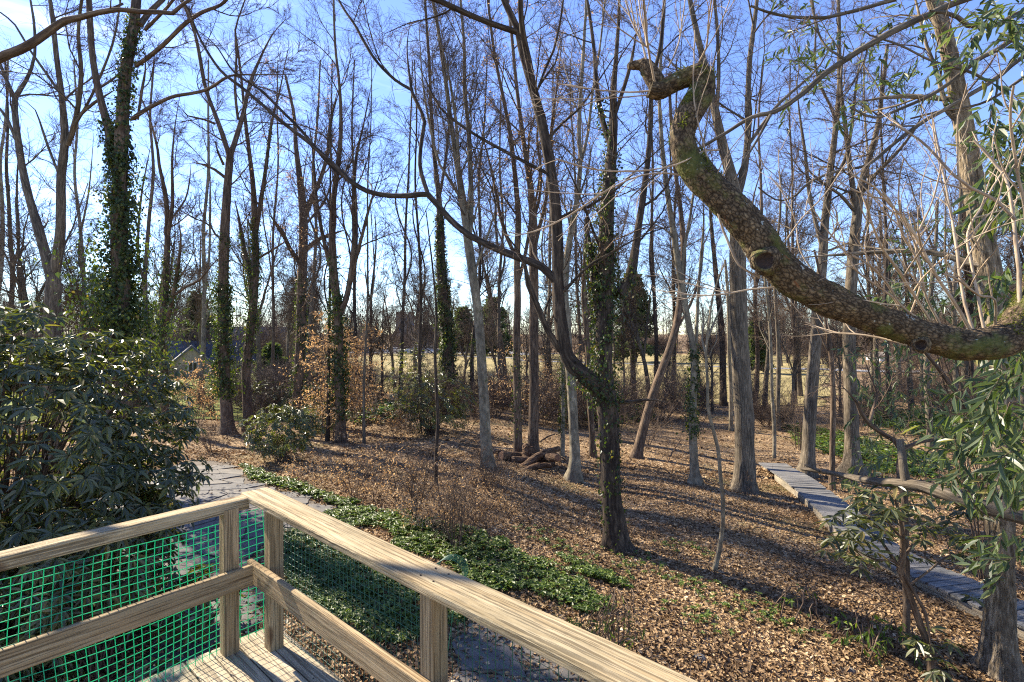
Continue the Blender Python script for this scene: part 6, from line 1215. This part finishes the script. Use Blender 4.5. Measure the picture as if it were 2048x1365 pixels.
house('shed', 'low shed with a dark roof past the field, right of the evergreen', 1645, 78, 40, 736, 755, 'ashlar', 'slate', math.radians(25), 'shed', 4.5)
house('far_house', 'grey-roofed house glimpsed between the ivy skirt and the slim trees', 275, 85, 50, 650, 700, 'trimw', 'shingle', 0)
house('far_house', 'long low house with a brown roof left of the right field', 1240, 165, 60, 690, 715, 'ashlar', 'shingle', 0, L=18)
house('far_house', 'brown-roofed house behind the collared trunks', 505, 110, 50, 655, 700, 'ashlar', 'shingle', .3, L=14)
# cars: body with wheel arches, glass, four wheels, lamps
M['tyre'] = flat_mat('tyre_rubber', (.02, .02, .02), .9); M['cglass'] = flat_mat('car_glass', (.03, .04, .05), .08); M['rim'] = flat_mat('wheel_rim', (.4, .4, .42), .3, .8); M['lamp'] = flat_mat('lamp_glass', (.6, .6, .6), .15)
def car_paint(n, c): return flat_mat(n, c, .28)
def make_car(label, x, y, rot, paint, suv):
    g = float(gz(x, y))+.14; th = thing('parked_car', label, 'car', (x, y, g), 'cars parked along the far side of the field'); th.rotation_euler = (0, 0, rot)
    hgt = 1.0 if not suv else 1.15; top = 1.45 if not suv else 1.75
    prof = [(-2.2, .35), (-2.25, .7), (-2.15, hgt-.05), (-1.5, hgt), (1.2, hgt-.05), (2.0, hgt-.15), (2.25, .65), (2.2, .35), (1.75, .32), (1.65, .6), (1.35, .7), (1.05, .6), (.95, .3), (-.95, .3), (-1.05, .6), (-1.35, .7), (-1.65, .6), (-1.75, .32)]
    def ext(pr, w, w2=None):
        k = len(pr); mb = MB(); n = len(pr); V = [(a, s*w, b) for s in (-1, 1) for a, b in pr]; mb.add(V, q=[(i, (i+1) % n, n+(i+1) % n, n+i) for i in range(n)])
        c = (np.mean([a for a, b in pr]), hgt*.8 if len(pr) > 6 else np.mean([b for a, b in pr]))
        for s in (0, 1): mb.add([(a, (2*s-1)*w, b) for a, b in pr]+[(c[0], (2*s-1)*w, c[1])], t=[(i, (i+1) % n, n) if not s else ((i+1) % n, i, n) for i in range(n)])
        return mb
    link('body', ext(prof, .88).mesh('body', paint), th, local=True)
    cab = [(-1.9 if suv else -1.6, hgt-.02), (-1.6 if suv else -1.05, top-.04), (.3, top-.04), (1.15, hgt-.04)]; link('window', ext(cab, .76).mesh('window', M['cglass']), th, local=True)
    rf_ = [(-1.62 if suv else -1.07, top-.05), (-1.5 if suv else -.95, top+.03), (.2, top+.03), (.34, top-.05)]; link('roof', ext(rf_, .72).mesh('roof', paint), th, local=True)
    for sx in (-1.35, 1.35):
        for sy in (-.8, .8):
            a = np.arange(14)/14*6.283; mb = MB(); V = [(.33*math.cos(t), s*.11, .33*math.sin(t)) for s in (-1, 1) for t in a]; mb.add(V+[(0, -.11, 0), (0, .11, 0)], q=[(i, (i+1) % 14, 14+(i+1) % 14, 14+i) for i in range(14)], t=[(i, (i+1) % 14, 28) for i in range(14)]+[(14+i, 14+(i+1) % 14, 29) for i in range(14)])
            w = link('wheel', mb.mesh('wheel', M['tyre']), th, local=True); w.location = (sx, sy, .33); mb = MB(); V = [(.19*math.cos(t), s*.12, .19*math.sin(t)) for s in (-1, 1) for t in a]; mb.add(V+[(0, -.12, 0), (0, .12, 0)], t=[(i, (i+1) % 14, 28) for i in range(14)]+[(14+i, 14+(i+1) % 14, 29) for i in range(14)]); link('rim', mb.mesh('rim', M['rim']), w, local=True)
    for s in (-.62, .62): mb = MB(); mb.box((2.2, s, .68), (.05, .16, .07)); link('headlight', mb.mesh('headlight', M['lamp']), th, local=True)
    return th
P_ = dict(blue=car_paint('blue_car_paint', (.03, .09, .3)), silver=car_paint('silver_car_paint', (.45, .46, .48)), white=car_paint('white_car_paint', (.75, .75, .75)), dark=car_paint('dark_car_paint', (.03, .03, .035)), grey=car_paint('grey_car_paint', (.16, .17, .18)))
for px, y, rot, c, suv, lb in ((727, 138, .25, 'blue', 0, 'bright blue car at the left end of the row past the field'), (776, 139, .1, 'white', 0, 'white car parked just right of the blue car'), (794, 140, 1.2, 'silver', 0, 'silver car third from the blue one'), (812, 139, 1.3, 'white', 1, 'white tall car in the middle of the row below the church'),
                               (835, 140, 1.2, 'silver', 0, 'silver car right of the tall white one'), (866, 139, .2, 'white', 1, 'white car next to the ivy column'), (756, 160, .1, 'dark', 1, 'dark car standing apart behind the row by the trees'), (735, 162, .2, 'grey', 0, 'grey car behind the blue one'), (955, 134, 0, 'grey', 0, 'grey car showing right of the pale smooth trunk'),
                               (1215, 128, .1, 'silver', 0, 'silver car glimpsed right of the big ivied tree')):
    make_car(lb, (px-CX)/F*y, y, rot+math.pi/2*0, P_[c], suv)
# ------------------------------------------------------------------ small things on the ground
def stick(label, px, py, L, a, r=.012):
    g = G(px, py); th = thing('stick', label, 'stick', g); P = grow(g[None]+[0, 0, r], np.array([[math.cos(a), math.sin(a), .02]]), np.array([L]), 8, .06, 0); P[0, :, 2] = gz(P[0, :, 0], P[0, :, 1])+r+.01; mb = MB(); tubes(mb, P, r*np.linspace(1, .5, 8)[None], 7, .04); mb.obj('wood', M['bark_grey'], th, True)
for l, px, py, L, a, r in (('dark sawn stick on the flagstones under the rail', 960, 1352, .7, .3, .02), ('short dark stick crossing the flagstone behind the rail', 985, 1295, .5, .9, .014), ('thin stick on the leaves right of the soil path', 1290, 1300, .6, .2, .008), ('stick lying in the sunlit leaves below the boardwalk', 1650, 1180, .8, .5, .01),
                           ('short pale stick beside the right foreground tree', 1850, 1290, .7, -.4, .012), ('crooked stick on the litter behind the crooked sapling', 1330, 1010, 1.1, .4, .015)): stick(l, px, py, L, a, r)
def rock(label, px, py, r):
    g = G(px, py); th = thing('rock', label, 'rock', g); n, k = 7, 12; mb = MB(); V = [(0, 0, r*.5)]
    for i in range(1, n): t = i/n*2.2; V += [(r*math.sin(t)*math.cos(a)*(1+U(-.12, .12)), r*math.sin(t)*math.sin(a)*(1+U(-.12, .12)), r*.6*math.cos(t)*(1+U(-.1, .1))) for a in np.arange(k)/k*6.283]
    q = [(1+i*k+j, 1+i*k+(j+1) % k, 1+(i+1)*k+(j+1) % k, 1+(i+1)*k+j) for i in range(n-2) for j in range(k)]; mb.add(V, q=[x[::-1] for x in q], t=[(0, 1+j, 1+(j+1) % k) for j in range(k)]); o = link('stone', mb.mesh('stone', M['flag']), th, local=True)
for l, px, py, r in (('brown rock by the soil path near the rail end', 1400, 1318, .07), ('small rock on the dark soil left of the brown rock', 1310, 1342, .05), ('rock half under leaves at the tree foot', 1700, 1345, .06)): rock(l, px, py, r)
sheet('soil_path', np.linspace(-.5, 3.5, 60), np.linspace(3.3, 6.2, 50), .014, M['gravel'], keep=lambda x, y: np.abs((x-1.2)*.62+(y-4.4)*.78+.1*np.sin(x*5)) < .42)
